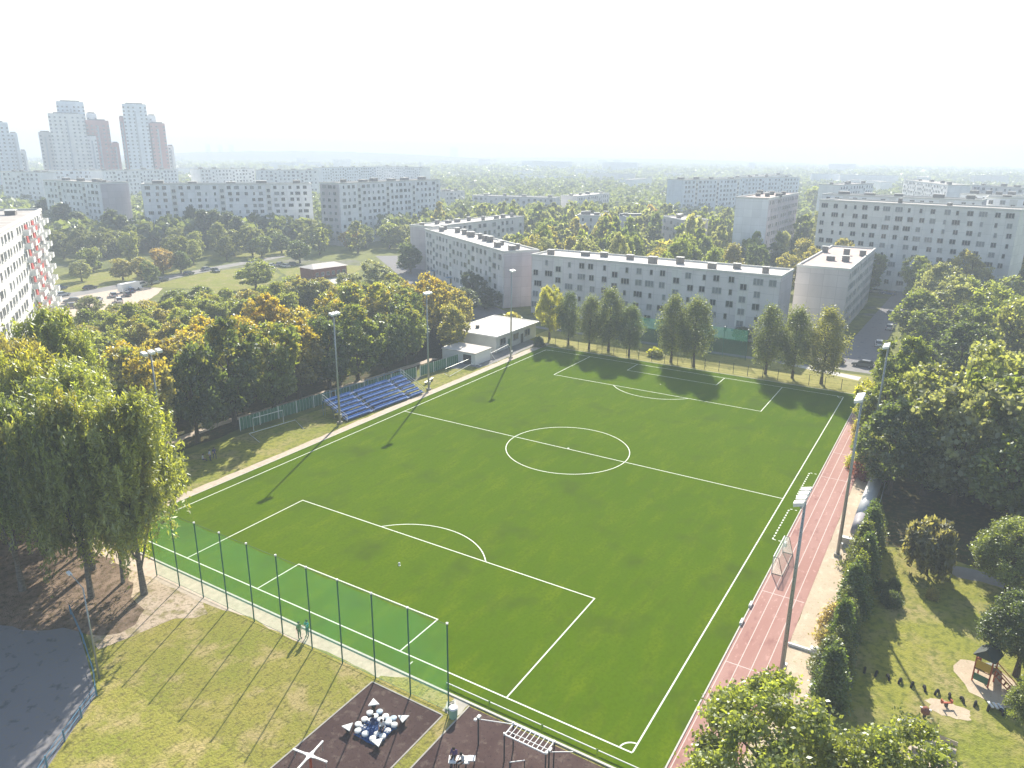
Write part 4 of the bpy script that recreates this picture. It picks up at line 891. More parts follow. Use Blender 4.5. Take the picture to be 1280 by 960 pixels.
# ------------------------------------------------------------------ grandstand
e = thing('grandstand', 'blue grandstand with six rows of benches beside the left touchline', 'grandstand', (40.6, 35.3, 0), R(-3.6))
LN = 18.6
fr = MB()
for k in range(7):
    x = k*LN/6; fr.tube([(x, 0, .2), (x, 5.4, 2.6)], .05, 5)
    for j in (1, 3, 5): fr.tube([(x, j*1.05, 0), (x, j*1.05, .25+j*.47)], .04, 5)
fr.build('support_frame', 'galv', e)
for j in range(6):
    y, z = .35+j*.95, .42+j*.42
    st = MB(); st.box((LN/2, y+.28, z-.16), (LN, .93, .05)); st.build('footboard', 'deck_blue', e)
    segs = [(0, 5.6), (6.5, 14.6), (15.4, 18.6)]
    for a, b in segs:
        n = int((b-a)/.5)
        s = MB()
        for q in range(n): s.box((a+(q+.5)*(b-a)/n, y, z+.06), ((b-a)/n-.05, .38, .1)); s.box((a+(q+.5)*(b-a)/n, y+.19, z+.2), ((b-a)/n-.05, .05, .22))
        s.build('seat_row', 'blue_seat', e)
for x in (-.05, LN+.05):
    h = MB(); h.tube([(x, 0, .2), (x, 0, 1.2), (x, 5.7, 3.7), (x, 5.7, 2.5)], .04, 6); h.tube([(x, 0, .75), (x, 5.7, 3.2)], .03, 5); h.build('side_rail', 'white', e)
h = MB(); h.tube([(0, 5.8, 3.6), (LN, 5.8, 3.6)], .04, 5)
for k in range(10): h.tube([(k*LN/9, 5.8, 0), (k*LN/9, 5.8, 3.7)], .05, 5)
h.build('back_rail', 'blue_rail', e)

# ------------------------------------------------------------------ goals and benches
def goal(label, x, y, rz, w, h, d, mt='white', lying=False):
    e = thing('football_goal', label, 'goal', (x, y, 0), rz)
    MB().tube([(0, 0, 0), (0, 0, h), (w, 0, h), (w, 0, 0)], .06, 6).build('goal_frame', mt, e)
    f = MB(); f.tube([(0, 0, .05), (0, d, .05), (w, d, .05), (w, 0, .05)], .04, 6)
    for q in (0, w): f.tube([(q, 0, h), (q, d*.45, h), (q, d, .05)], .035, 5)
    f.build('base_frame', 'dark_metal' if mt == 'white' else mt, e)
    n = MB(); n.add([(0, 0, h), (w, 0, h), (w, d*.45, h), (0, d*.45, h), (0, d, .05), (w, d, .05), (0, 0, .05), (w, 0, .05)], [(0, 1, 2, 3), (3, 2, 5, 4), (0, 3, 4, 6), (1, 7, 5, 2)]); n.build('goal_net', 'goal_net', e)
    return e
goal('small goal with green-white net standing at the inner edge of the running track', 35.9, -33.9, math.pi, 5.2, 2.0, 1.1)
e = thing('football_goal', 'white goal frame without net in the shade before the slatted fence', 'goal', (28.8, 44.6, 0), R(-10))
MB().tube([(.9, .4, 0), (.9, .4, 2.1), (6.2, .4, 2.1), (6.2, .4, 0)], .06, 6).build('goal_frame', 'white', e)
MB().tube([(-1.1, -4.6, .06), (-.3, -.3, .06), (8, -.1, .06), (6.6, -4.6, .06)], .06, 6).build('base_frame', 'white', e)
e = thing('football_goal', 'white goal frame tipped over beside the garage', 'goal', (70.5, 36.6, 0), R(4))
MB().tube([(1, 1.8, .1), (0, .1, .1), (8, -.6, 1.0), (9.6, -1.6, .1)], .055, 6).build('goal_frame', 'white', e); MB().tube([(0, .1, .1), (.3, 1.2, 1.4), (8, .5, 1.6), (8, -.6, 1.0)], .03, 5).build('base_frame', 'galv', e)
e = thing('football_goal', 'white goal frame leaning in front of the clubhouse windows', 'goal', (84.2, 35.6, 0), R(2))
MB().tube([(.2, -1.2, .1), (1.1, 1.0, 1.5), (9, 1.2, 1.7), (9.4, .4, .1)], .055, 6).build('goal_frame', 'white', e); MB().tube([(1.1, 1, 1.5), (1.1, 1, 0)], .05, 5).tube([(9, 1.2, 1.7), (9, 1.2, 0)], .04, 5).build('base_frame', 'galv', e)
def bench(label, x, y, rz, L, m1='pale_wood', w=.45, h=.45, back=False):
    e = thing('bench', label, 'bench', (x, y, 0), rz)
    MB().box((L/2, 0, h), (L, w, .07)).build('seat', m1, e)
    for k in (.12, .88): MB().box((L*k, 0, h/2), (.1, w*.8, h-.07)).build('leg', 'concrete', e)
    if back: MB().box((L/2, w/2+.06, h+.42), (L, .05, .35)).build('backrest', m1, e)
    return e
bench('white low bench on the grass right of the grandstand', 63.6, 37.4, R(12), 3.6, 'white')
bench('long pale wooden bench above the sandbox in the park', 12.4, -48.5, R(-95), 2.7, 'pale_wood', .6, .5, True)

# ------------------------------------------------------------------ rolled cover, kerbs, hurdle
e = thing('rolled_cover', 'long grey-white rolled field cover lying beside the running track', 'rolled cover', (43.6, -40.35, 0), R(-.6))
MB().tube([(4.2, 0, .8), (10, .05, .8), (17.6, 0, .8)], .8, 18).build('roll', 'tarp', e, smooth=True)
MB().tube([(0, -.1, .78), (4.15, 0, .78)], [.76, .78], 18).build('dark_wrap', 'tarp_dark', e, smooth=True)
MB().box((-1.7, .1, .06), (2.6, 1.4, .1)).build('loose_sheet', 'tarp', e)
tag(MB().box((0, 0, .5), (.5, 1.4, 1.0)).box((0, 0, 1.04), (.6, 1.5, .08)).build('equipment_box', 'galv', None, (41.2, -39.7, 0)), 'small grey box at the near end of the rolled cover', 'box')
e = thing('long_jump_frame', 'white timber edging of the jumping pit beside the nearest floodlight mast', 'edging', (19.3, -38.1, 0))
MB().box((0, -1.3, .12), (.22, 2.9, .24)).build('beam', 'white', e); MB().box((-2.6, -2.75, .12), (5.2, .2, .24)).build('beam', 'white', e); MB().box((.1, -2.2, .4), (.5, 1.0, .12)).build('take_off_board', 'white', e)
for x in (23.6, 20.3):
    tag(MB().box((0, 0, .16), (.9, .25, .22)).box((0, 0, .29), (.8, .18, .04)).build('kerb_block', 'white', None, (x, -33.55, 0)), 'short white block on the track kerb, %s one' % ('upper' if x > 22 else 'lower'), 'block', 'white blocks on the track kerb')
tag(MB().box((0, 0, .16), (.7, .25, .22)).box((0, 0, .29), (.6, .18, .04)).build('kerb_block', 'white', None, (37.8, -33.75, 0)), 'white block on the kerb beside the small goal', 'block')

# ------------------------------------------------------------------ outdoor gym
mbz = 2.35
e = thing('monkey_bars', 'white horizontal ladder frame on tall posts in the outdoor gym', 'monkey bars', (-4.95, -25.1, 0))
fm = MB()
for s in (-1, 1): fm.tube([(s*.62, 1.65, mbz), (s*.62, -1.65, mbz)], .06, 6)
fm.tube([(-.62, 1.65, mbz), (.62, 1.65, mbz)], .06, 6); fm.tube([(-.62, -1.65, mbz), (.62, -1.65, mbz)], .06, 6)
fm.tube([(-.2, 1.65, mbz), (-.2, -1.65, mbz)], .03, 6)
fm.build('top_frame', 'white', e)
for k in range(8): MB().tube([(-.6, 1.3-k*.37, mbz), (.6, 1.3-k*.37, mbz)], .035, 6).build('rung', 'white', e)
for sx in (-1, 1):
    for sy in (-1, 1): p = MB().tube([(0, 0, 0), (0, 0, mbz)], .055, 8); p.disc((0, 0, mbz), .08, .15, 8, mi=1); p.build('post', ['dark_metal', 'white'], e, (sx*.62, sy*1.68, 0))
for i, (xa, ya, yb, lb) in enumerate(((-5.3, -21.0, -23.4, 'left of the monkey bars'), (-5.3, -26.9, -28.3, 'right of the monkey bars'), )):
    e = thing('pull_up_bar', 'thin white pull-up bar '+lb, 'pull-up bar', (xa, ya, 0))
    MB().tube([(0, 0, 2.35), (.9, (yb-ya)*1.0, 2.35)], .035, 6).build('bar', 'white', e)
    p = MB().tube([(0, 0, 0), (0, 0, 2.45)], .06, 8); p.box((.1, 0, 2.5), (.3, .22, .12), mi=1); p.box((-.22, .1, 2.42), (.2, .2, .12), mi=1); p.build('post', ['dark_metal', 'white'], e)
for x, y, yb, z, lb in ((-6.6, -24.5, -25.3, 1.3, 'below the left half of the monkey bars'), (-7.4, -28.0, -28.8, 1.2, 'at the bottom edge right of the monkey bars')):
    e = thing('dip_bar', 'short white dip bar on dark legs '+lb, 'exercise bar', (x, y, 0))
    MB().tube([(0, 0, z), (.7, yb-y, z)], .04, 6).build('bar', 'white', e)
    for q in (0, 1): MB().tube([(q*.7, q*(yb-y), 0), (q*.7, q*(yb-y), z)], .045, 6).build('post', 'dark_metal', e)
# bin
e = thing('litter_bin', 'pale green cylindrical litter bin with white lid at the end of the tall net', 'bin', (-3.95, -17.75, 0))
MB().disc((0, 0, 0), .32, .85, 16, r2=.36).build('body', 'bin_green', e); MB().disc((0, 0, .85), .38, .1, 16, r2=.3).build('lid', 'white', e)
tag(MB().tube([(-.5, 0, .12), (.2, .35, .14), (.6, 0, .12), (.1, -.4, .1)], .12, 6).build('rubble', 'kerb', None, (-3.2, -16.9, 0)), 'pale lumps of rubble beside the litter bin at the net end', 'rubble')
# climbing pods
e = thing('climbing_pods', 'cluster of round white and blue climbing pods around a blue net in the gym area', 'play equipment', (-8.5, -13.8, 0))
Z8 = .36; mz = MB()
pods = [(417, 232, 0), (515, 220, 1), (575, 265, 0), (655, 285, 1), (470, 265, 0), (365, 295, 0), (300, 345, 0), (350, 375, 2), (605, 333, 0), (662, 360, 2), (540, 375, 1), (595, 410, 2), (490, 447, 2), (545, 473, 0), (447, 493, 0), (372, 450, 0), (298, 417, 0), (525, 300, 0), (425, 310, 2), (610, 300, 1)]
for a, b, c in pods:
    px, py = at(410+a/8, 860+b/8, Z8); o = MB(); hz_ = Z8*(.8+.35*((a*7+b) % 5)/5); o.disc((0, 0, 0), .2, hz_*.55, 16, mi=0, r2=.25); o.disc((0, 0, hz_*.55), .25, hz_*.35, 16, mi=1, r2=.26); o.disc((0, 0, hz_*.9), .26, hz_*.12, 16, mi=1, r2=.17); o.build('pod', ['blue_pod', ['white', 'pod_grey', 'f_white'][c]], e, (px+8.5, py+13.8, 0))
nb = MB(); q = []
for i in range(9):
    for j in range(9):
        x, y = -1.0+i*.25, -1.0+j*.25; nb.tube([(x, y, .22+.1*math.cos(x*2)), (x+.24, y, .22+.1*math.cos((x+.24)*2))], .03, 4); nb.tube([(x, y, .22+.1*math.cos(x*2)), (x, y+.24, .22+.1*math.cos(x*2))], .03, 4)
nb.build('climbing_net', 'net_blue', e); MB().disc((0, 0, .03), 1.0, .06, 16).build('blue_base', 'net_blue', e)
for (u, v) in ((467, 878), (435, 908), (504, 897), (472, 927)):
    px, py = at(u, v, .5); t = MB(); a0 = math.atan2(py+13.8, px+8.5)
    t.prism([(  .5*math.cos(a0+k*2.094), .5*math.sin(a0+k*2.094)) for k in range(3)], .42, .5, mi=1); t.disc((0, 0, 0), .12, .42, 10, mi=0, r2=.3); t.build('corner_panel', ['dark_metal', 'white'], e, (px+8.5, py+13.8, 0))
# rotating cross
e = thing('spinner', 'white four-armed curved spinner on a red post at the bottom edge', 'play equipment', (-14.0, -12.85, 0), R(8))
sp = MB(); prof = []
for k in range(4):
    a = k*math.pi/2
    for r_, da in ((.2, -.785), (.5, -.14), (1.45, -.045), (1.45, .045), (.5, .14)): prof.append((r_*math.cos(a+da), r_*math.sin(a+da)))
sp.prism(prof, 1.95, 2.03); sp.build('arms', 'white', e); MB().tube([(0, 0, 0), (0, 0, 1.95)], .09, 8).build('post', 'red_paint', e)
for k in range(4):
    a = k*math.pi/2; MB().tube([(1.35*math.cos(a), 1.35*math.sin(a), 1.95), (1.35*math.cos(a), 1.35*math.sin(a), 1.2)], .03, 5).build('handle', 'galv', e)
# exercise table near the bottom edge
e = thing('gym_bench', 'pale sit-up bench where two people rest at the bottom edge', 'exercise bench', (-7.6, -20.9, 0), R(-60))
MB().box((0, 0, .5), (1.5, .7, .08)).build('board', 'white', e); MB().box((.9, 0, .65), (.5, .5, .08)).build('footrest', 'white', e)
for s in (-1, 1): MB().box((s*.5, 0, .24), (.08, .5, .44)).build('leg', 'dark_metal', e)

# ------------------------------------------------------------------ playground
e = thing('play_tower', 'wooden play tower with dark gabled roof, red frame and ladder in the park', 'play tower', (23.0, -52.9, 0), R(-20))
for sx in (-1, 1):
    for sy in (-1, 1): MB().box((0, 0, 1.35), (.1, .1, 2.7)).build('post', 'red_paint', e, (sx*.6, sy*.6, 0))
MB().box((0, 0, 1.25), (1.3, 1.3, .08)).build('platform', 'wood', e)
MB().box((-.64, 0, 1.75), (.05, 1.1, .75)).build('side_panel', 'yellow_paint', e); MB().box((-.64, 0, .55), (.05, 1.1, .6)).build('side_panel', 'green_paint', e); MB().box((0, .64, 1.7), (1.1, .05, .6)).build('side_panel', 'red_paint', e)
rf = MB(); rf.add([(-.95, -.85, 2.6), (.95, -.85, 2.6), (.95, .85, 2.6), (-.95, .85, 2.6), (-.95, 0, 3.4), (.95, 0, 3.4)], [(0, 1, 5, 4), (2, 3, 4, 5), (0, 4, 3), (1, 2, 5), (0, 3, 2, 1)]); rf.build('roof', 'roof_dark', e)
ld = MB()
for s in (-.3, .3): ld.tube([(s, -.66, 1.3), (s, -2.6, .05)], .05, 5); ld.tube([(s, -.66, 2.1), (s, -2.5, .8)], .04, 5)
for k in range(6): ld.box((0, -.9-k*.32, 1.1-k*.205), (.6, .12, .05))
ld.build('ladder', 'red_paint', e)
sl = MB(); sl.add([(.66, -.3, 1.3), (.66, .3, 1.3), (2.9, .3, .2), (2.9, -.3, .2)], [(0, 1, 2, 3)])
for s in (-.3, .3): sl.box((1.78, s, .85), (2.3, .04, .12))
sl = MB().prism([(.66, -.3), (.7, -.3), (.7, .3), (.66, .3)], 1.2, 1.3)
sl.add([(.66, -.3, 1.3), (.66, .3, 1.3), (2.9, .3, .25), (2.9, -.3, .25), (.66, -.3, 1.25), (.66, .3, 1.25), (2.9, .3, .2), (2.9, -.3, .2)], [(0, 1, 2, 3), (7, 6, 5, 4), (0, 3, 7, 4), (1, 5, 6, 2), (2, 6, 7, 3)]); sl.build('slide', 'galv', e)
e = thing('wobble_log', 'small white and dark climbing step beside the play tower', 'play equipment', (19.9, -54.1, 0), .5)
for k in range(3): MB().box((0, k*.4, .2+k*.08), (.7, .2, .1)).build('step', 'white', e)
MB().box((0, .4, .12), (.1, 1.1, .2)).build('beam', 'wood', e)
for i, (x, y, c, lb) in enumerate(((15.6, -49.0, 'brown_wall', 'round dark red play ball with white stripes below the line of tyres'),)):
    e = thing('spring_rider', lb, 'spring rider', (x, y, 0)); MB().tube([(0, 0, 0), (0, 0, .35)], .12, 10).build('spring', 'dark_metal', e)
    MB().tube([(0, 0, .3), (0, 0, .45), (0, 0, .75), (0, 0, .95)], [.15, .32, .32, .14], 14).build('body', 'brick', e, smooth=True); MB().box((0, 0, .8), (.12, .8, .1)).build('handle', 'white', e)
e = thing('seesaw', 'small red seesaw on the bright sand patch beside the line of tyres', 'seesaw', (17.9, -50.4, 0), R(-60))
MB().box((0, 0, .35), (.9, .16, .07)).build('plank', 'red_paint', e); MB().box((0, 0, .16), (.2, .2, .32)).build('pivot', 'dark_metal', e)
for s in (-.38, .38): MB().box((s, 0, .5), (.1, .26, .24)).build('handle', 'red_paint', e)
e = thing('sandbox', 'square sandbox with pale timber edging at the bottom edge below the bench', 'sandbox', (9.8, -49.75, 0))
for c, d in (((1.6, 0, .15), (.2, 3.1, .3)), ((-1.6, 0, .15), (.2, 3.1, .3)), ((0, 1.45, .15), (3.0, .2, .3)), ((0, -1.45, .15), (3.0, .2, .3))): MB().box(c, d).build('edge_board', 'pale_wood', e)
ty = None
for i in range(13):
    y = -44.3-i*.9; x = 19.05+.03*i
    if ty is None:
        ty = thing('half_buried_tyre', 'half-buried dark tyre in the straight row across the park lawn', 'tyre', (x, y, 0), 0, 'half-buried tyres on the park lawn')
        t = MB(); t.tube([(.3*math.cos(a), 0, .32*math.sin(a)-.02) for a in [math.pi*k/10 for k in range(11)]], .1, 8); t.build('tyre', 'tyre', ty)
    else: dup(ty, (x, y, 0), random.uniform(-.4, .4))

# ------------------------------------------------------------------ cars
def car_proto():
    e = thing('parked_car', 'x', 'car', (0, 0, 0), 0, 'parked cars')
    bd = MB(); W = .86
    prof = [(-2.15, .35), (-2.2, .62), (-2.1, .88), (-1.2, .95), (1.05, .92), (2.0, .78), (2.2, .58), (2.15, .32)]
    n = len(prof); vs = [(x, -W*(.93 if z > .8 else 1), z) for x, z in prof]+[(x, W*(.93 if z > .8 else 1), z) for x, z in prof]
    bd.add(vs, [tuple(range(n)), tuple(range(n, 2*n))[::-1]]+[(i, n+i, n+(i+1) % n, (i+1) % n) for i in range(n)])
    bd.add([(-1.35, -.62, 1.42), (.35, -.62, 1.42), (.35, .62, 1.42), (-1.35, .62, 1.42), (-1.3, -.6, 1.46), (.3, -.6, 1.46), (.3, .6, 1.46), (-1.3, .6, 1.46)], [(0, 1, 5, 4), (1, 2, 6, 5), (2, 3, 7, 6), (3, 0, 4, 7), (4, 5, 6, 7)])
    bd.build('body', 'car_paint', e)
    gl = MB(); gl.add([(-1.95, -.76, .94), (1.1, -.76, .92), (1.1, .76, .92), (-1.95, .76, .94), (-1.38, -.63, 1.42), (.38, -.63, 1.42), (.38, .63, 1.42), (-1.38, .63, 1.42)], [(0, 1, 5, 4), (1, 2, 6, 5), (2, 3, 7, 6), (3, 0, 4, 7), (4, 5, 6, 7)]); gl.build('window_glass', 'glass', e)
    wme = MB(); wme.tube([(0, -.1, 0), (0, .1, 0)], .32, 14); wme = wme.mesh('wheel', 'tyre'); rme = MB().tube([(0, -.11, 0), (0, .11, 0)], .19, 10).mesh('rim', 'rim')
    for sx in (-1.35, 1.35):
        for sy in (-.78, .78): w_ = link('wheel', wme, e, (sx, sy, .32)); link('rim', rme, w_)
    for s in (-.6, .6): MB().box((2.14, s, .66), (.12, .34, .14)).build('headlight', 'headlight_glass', e); MB().box((-2.16, s, .76), (.1, .3, .16)).build('tail_light', 'tail_red', e)
    return e
carp = car_proto(); first = [True]
def car(x, y, rz, col, label):
    if first[0]: o = carp; o.location = (x, y, 0); o.rotation_euler = (0, 0, rz); first[0] = False; o['label'] = label
    else: o = dup(carp, (x, y, 0), rz, label)
    for c in o.children:
        if c.name.startswith('body'): c.color = (*col, 1)
WH, SI, BK, BLU, RD, DK = (.75, .75, .75), (.4, .42, .44), (.02, .02, .025), (.03, .07, .2), (.3, .03, .03), (.08, .09, .1)
car(71.3, 170.2, 2.5, DK, 'dark grey car nearest to the corner of the white and red tower'); car(66.5, 163, 2.5, BK, 'black car below the dark grey car in the gravel car park'); car(82.8, 168.8, 1.2, SI, 'silver car alone in the middle of the gravel car park'); car(86, 167, 1.2, DK, 'dark car just behind the silver car in the gravel car park')
car(98.6, 179, .1, WH, 'white car on the road right behind the long white van'); car(103, 179.5, .1, SI, 'silver-white car on the road, second behind the van'); car(121.6, 187, .3, DK, 'dark car on the road bend by the round lawn'); car(80.6, 193.6, .2, BLU, 'dark blue car in the shade beyond the road, beside the tower')
car(123.4, -25.6, 1.57, BK, 'black car at the street end partly behind the right tree of the row'); car(124.2, -31.2, 1.5, DK, 'dark car with sunlit roof standing across the street end'); car(146, -31.9, .1, WH, 'white and dark car parked on the street before the bushes'); car(191.6, -34.2, 1.2, WH, 'white car among the trees beside the brown shed')
car(223.7, -22.8, 1.4, SI, 'silver car in the shade at the top of the street, left of a pair'); car(222, -26.8, 1.4, BLU, 'blue car in the shade at the top of the street, right of a pair'); car(166.7, -32.2, 0, WH, 'small white car halfway up the street'); car(186.4, -30.6, .2, SI, 'silver car near the pale footpath up the street')
car(131, 72.7, .9, DK, 'dark car at the near corner of the diagonal five-storey block'); car(144, 80.6, .9, SI, 'silver car along the diagonal five-storey block'); car(140, 74.5, .9, BLU, 'blue car along the diagonal five-storey block, behind the silver one')
for i, (u, v, c) in enumerate([(350, 332, SI), (357, 334, WH), (364, 332, DK), (338, 334, WH), (270, 340, DK)]):
    x, y = at(u, v); car(x, y, .4+i, c, ['silver car at the foot of the longest nine-storey block, between dark trees', 'white car between the silver and the dark car before the longest nine-storey block', 'dark car right of the white one before the longest nine-storey block', 'white car beside the big smooth green tree', 'dark car on the far estate road, left of the big smooth green tree'][i])
car(76, 165.5, .7, SI, 'silver car between the black car and the lone silver car on the gravel'); car(79, 160, 1.2, WH, 'white car at the lower edge of the gravel car park'); car(90.5, 172, 1.2, BLU, 'blue car at the right end of the gravel car park beside the white van')
car(108, 182, .3, DK, 'dark grey car on the estate road right of the two pale ones'); car(86, 186.5, .25, BK, 'black car on the estate road above the white van'); car(75, 182, .1, SI, 'silver car on the estate road between the tower corner and the white van'); car(131.5, 190.5, .25, SI, 'pale car past the road bend by the round lawn')
x, y = at(162, 364); e = thing('white_van', 'long white van parked on the estate road beyond the gravel car park', 'van', (x, y, 0), .25)
MB().box((0, 0, 1.55), (7.2, 2.1, 2.3), taper=.95).build('body', 'white', e); MB().box((3.75, 0, 1.0), (.9, 2.0, 1.2), taper=.8).build('bonnet', 'white', e); MB().box((3.62, 0, 1.95), (.5, 1.8, .8), taper=.85).build('windscreen', 'glass', e)
for sx in (-2.4, 2.6):
    for sy in (-1, 1): MB().tube([(0, -.12, 0), (0, .12, 0)], .42, 12).build('wheel', 'tyre', e, (sx, sy, .42))

# ------------------------------------------------------------------ people
def person(label, x, y, rz, pose, shirt, pants, hair='hair_dark', s=1.0, seat=.45, z0=0, name='person'):
    mat('cloth_'+shirt[0], shirt[1], .9); mat('cloth_'+pants[0], pants[1], .9)
    J = {'pelvis': (0, 0, .95), 'spine': (0, 0, 1.15), 'chest': (.02, 0, 1.38), 'neck': (.02, 0, 1.52), 'head': (.04, 0, 1.62), 'crown': (.04, 0, 1.74)}
    for sg, nm in ((1, 'l'), (-1, 'r')):
        J['hip'+nm] = (0, .1*sg, .92); J['knee'+nm] = (.03, .11*sg, .5); J['ank'+nm] = (0, .11*sg, .09); J['toe'+nm] = (.2, .13*sg, .04)
        J['sho'+nm] = (.0, .19*sg, 1.42); J['elb'+nm] = (-.03, .25*sg, 1.13); J['wri'+nm] = (.08, .24*sg, .9); J['hand'+nm] = (.12, .23*sg, .8)
    if pose == 'walk': J['kneel'] = (.18, .1, .52); J['ankl'] = (.26, .1, .12); J['toel'] = (.44, .1, .08); J['ankr'] = (-.25, -.1, .14); J['toer'] = (-.08, -.1, .04); J['wril'] = (-.1, .25, .93); J['handl'] = (-.12, .24, .83); J['wrir'] = (.22, -.22, .98); J['handr'] = (.3, -.2, .92)
    if pose == 'reach': J['elbl'] = (.25, .2, 1.38); J['wril'] = (.48, .16, 1.45); J['handl'] = (.58, .14, 1.48); J['elbr'] = (.2, -.2, 1.25); J['wrir'] = (.42, -.14, 1.3); J['handr'] = (.52, -.12, 1.32)
    if pose == 'sit':
        dz = .95-seat-.08
        for k in list(J):
            a = J[k]; J[k] = (a[0], a[1], a[2]-dz)
        for sg, nm in ((1, 'l'), (-1, 'r')):
            J['knee'+nm] = (.44, .14*sg, seat+.05); J['ank'+nm] = (.46, .14*sg, .09); J['toe'+nm] = (.64, .15*sg, .04); J['elb'+nm] = (.12, .24*sg, 1.12-dz); J['wri'+nm] = (.34, .16*sg, 1.0-dz); J['hand'+nm] = (.43, .13*sg, .98-dz)
        J['chest'] = (.08, 0, 1.36-dz); J['neck'] = (.12, 0, 1.5-dz); J['head'] = (.16, 0, 1.6-dz); J['crown'] = (.17, 0, 1.72-dz)
    E = [('pelvis', 'spine'), ('spine', 'chest'), ('chest', 'neck'), ('neck', 'head'), ('head', 'crown')]
    for nm in 'lr': E += [('pelvis', 'hip'+nm), ('hip'+nm, 'knee'+nm), ('knee'+nm, 'ank'+nm), ('ank'+nm, 'toe'+nm), ('chest', 'sho'+nm), ('sho'+nm, 'elb'+nm), ('elb'+nm, 'wri'+nm), ('wri'+nm, 'hand'+nm)]
    rad = {'pelvis': .14, 'spine': .13, 'chest': .15, 'neck': .055, 'head': .095, 'crown': .075, 'hip': .1, 'knee': .065, 'ank': .045, 'toe': .035, 'sho': .07, 'elb': .045, 'wri': .032, 'hand': .035}
    ks = list(J); me = bpy.data.meshes.new('body'); me.from_pydata([J[k] for k in ks], [(ks.index(a), ks.index(b)) for a, b in E], [])
    o = bpy.data.objects.new('body', me); C.objects.link(o)
    md = o.modifiers.new('s', 'SKIN'); sv = me.skin_vertices[0].data
    for i, k in enumerate(ks):
        r_ = rad.get(k, rad.get(k[:-1], .05)); sv[i].radius = (r_, r_); sv[i].use_root = (k == 'pelvis')
    o.modifiers.new('b', 'SUBSURF').levels = 1; o.modifiers['b'].render_levels = 1
    dg = bpy.context.evaluated_depsgraph_get(); nm_ = bpy.data.meshes.new_from_object(o.evaluated_get(dg)); bpy.data.objects.remove(o)
    mats = ['skin', 'cloth_'+shirt[0], 'cloth_'+pants[0], 'dark_metal']; nm_.materials.clear()
    for q in mats: nm_.materials.append(M[q])
    segs = []
    for a, b in E:
        k = 0 if a in ('neck', 'head') or a[:3] in ('elb', 'wri') else 3 if a[:3] == 'ank' else 2 if a[:3] in ('hip', 'kne') or b[:3] == 'hip' else 1
        segs.append((Vector(J[a]), Vector(J[b]), k))
    for p in nm_.polygons:
        c = p.center; best = None
        for a, b, k in segs:
            t = max(0, min(1, (c-a).dot(b-a)/max(1e-6, (b-a).length_squared))); d = (c-(a+(b-a)*t)).length
            if best is None or d < best[0]: best = (d, k)
        p.material_index = best[1]; p.use_smooth = True
    e = thing(name, label, 'person', (x, y, z0), rz); e.scale = (s, s, s)
    nm_.name = 'body'; link('body', nm_, e)
    hd = Vector(J['head']); h = MB(); h.tube([hd+Vector((-.035, 0, -.04)), hd+Vector((-.03, 0, .05)), hd+Vector((-.015, 0, .12)), hd+Vector((0, 0, .155))], [.09, .115, .1, .03], 10); h.build('hair', hair, e, smooth=True)
    n = MB(); n.box(hd+Vector((.105, 0, .01)), (.03, .025, .04)); n.build('nose', 'skin', e)
    return e
person('person in a teal top reaching out to the tall near net', -2.75, -.75, R(180), 'reach', ('teal', (.05, .3, .36)), ('navy', (.02, .04, .1)))
person('person in dark olive clothes standing left of the teal one at the near net', -3.35, -.35, R(-90), 'stand', ('olive', (.12, .14, .06)), ('brown', (.08, .06, .05)))
person('person in a white top, leftmost of three on the shaded grass', 17.7, 41.1, R(-30), 'sit', ('white_top', (.6, .6, .6)), ('navy', (.02, .04, .1)), seat=.3)
person('person in a pale blue top, middle of three on the shaded grass', 18.4, 40.4, R(-60), 'stand', ('pale_blue', (.4, .45, .55)), ('navy', (.02, .04, .1)))
person('person in dark blue, rightmost of three on the shaded grass', 19.3, 40.6, R(-100), 'walk', ('dark_blue', (.05, .06, .16)), ('navy', (.02, .04, .1)))
person('person in a purple top sitting on the gym bench at the bottom edge', -7.5, -20.4, R(200), 'sit', ('purple', (.10, .06, .16)), ('black', (.02, .02, .02)), seat=.5)
person('person in a white shirt sitting right on the gym bench at the bottom edge', -7.6, -21.2, R(160), 'sit', ('white_top', (.6, .6, .6)), ('black', (.02, .02, .02)), seat=.5)
person('person in dark clothes crouching among the round climbing pods, left one', -8.2, -13.35, R(30), 'sit', ('navy_top', (.03, .05, .12)), ('blue_jeans', (.04, .09, .22)), seat=.38, s=.95, z0=.02)
person('person in a white shirt perched among the round climbing pods, right one', -8.0, -14.1, R(200), 'sit', ('white_top', (.6, .6, .6)), ('black', (.02, .02, .02)), seat=.38, s=.95, z0=.02)
fb = thing('football', 'small white football lying on the near half of the pitch', 'ball', (*at(499, 706.3), .06))
bmx = bmesh.new(); bmesh.ops.create_icosphere(bmx, subdivisions=2, radius=.13); mm = bpy.data.meshes.new('shell'); bmx.to_mesh(mm); bmx.free(); mm.materials.append(M['white']); link('shell', mm, fb, (0, 0, .14))

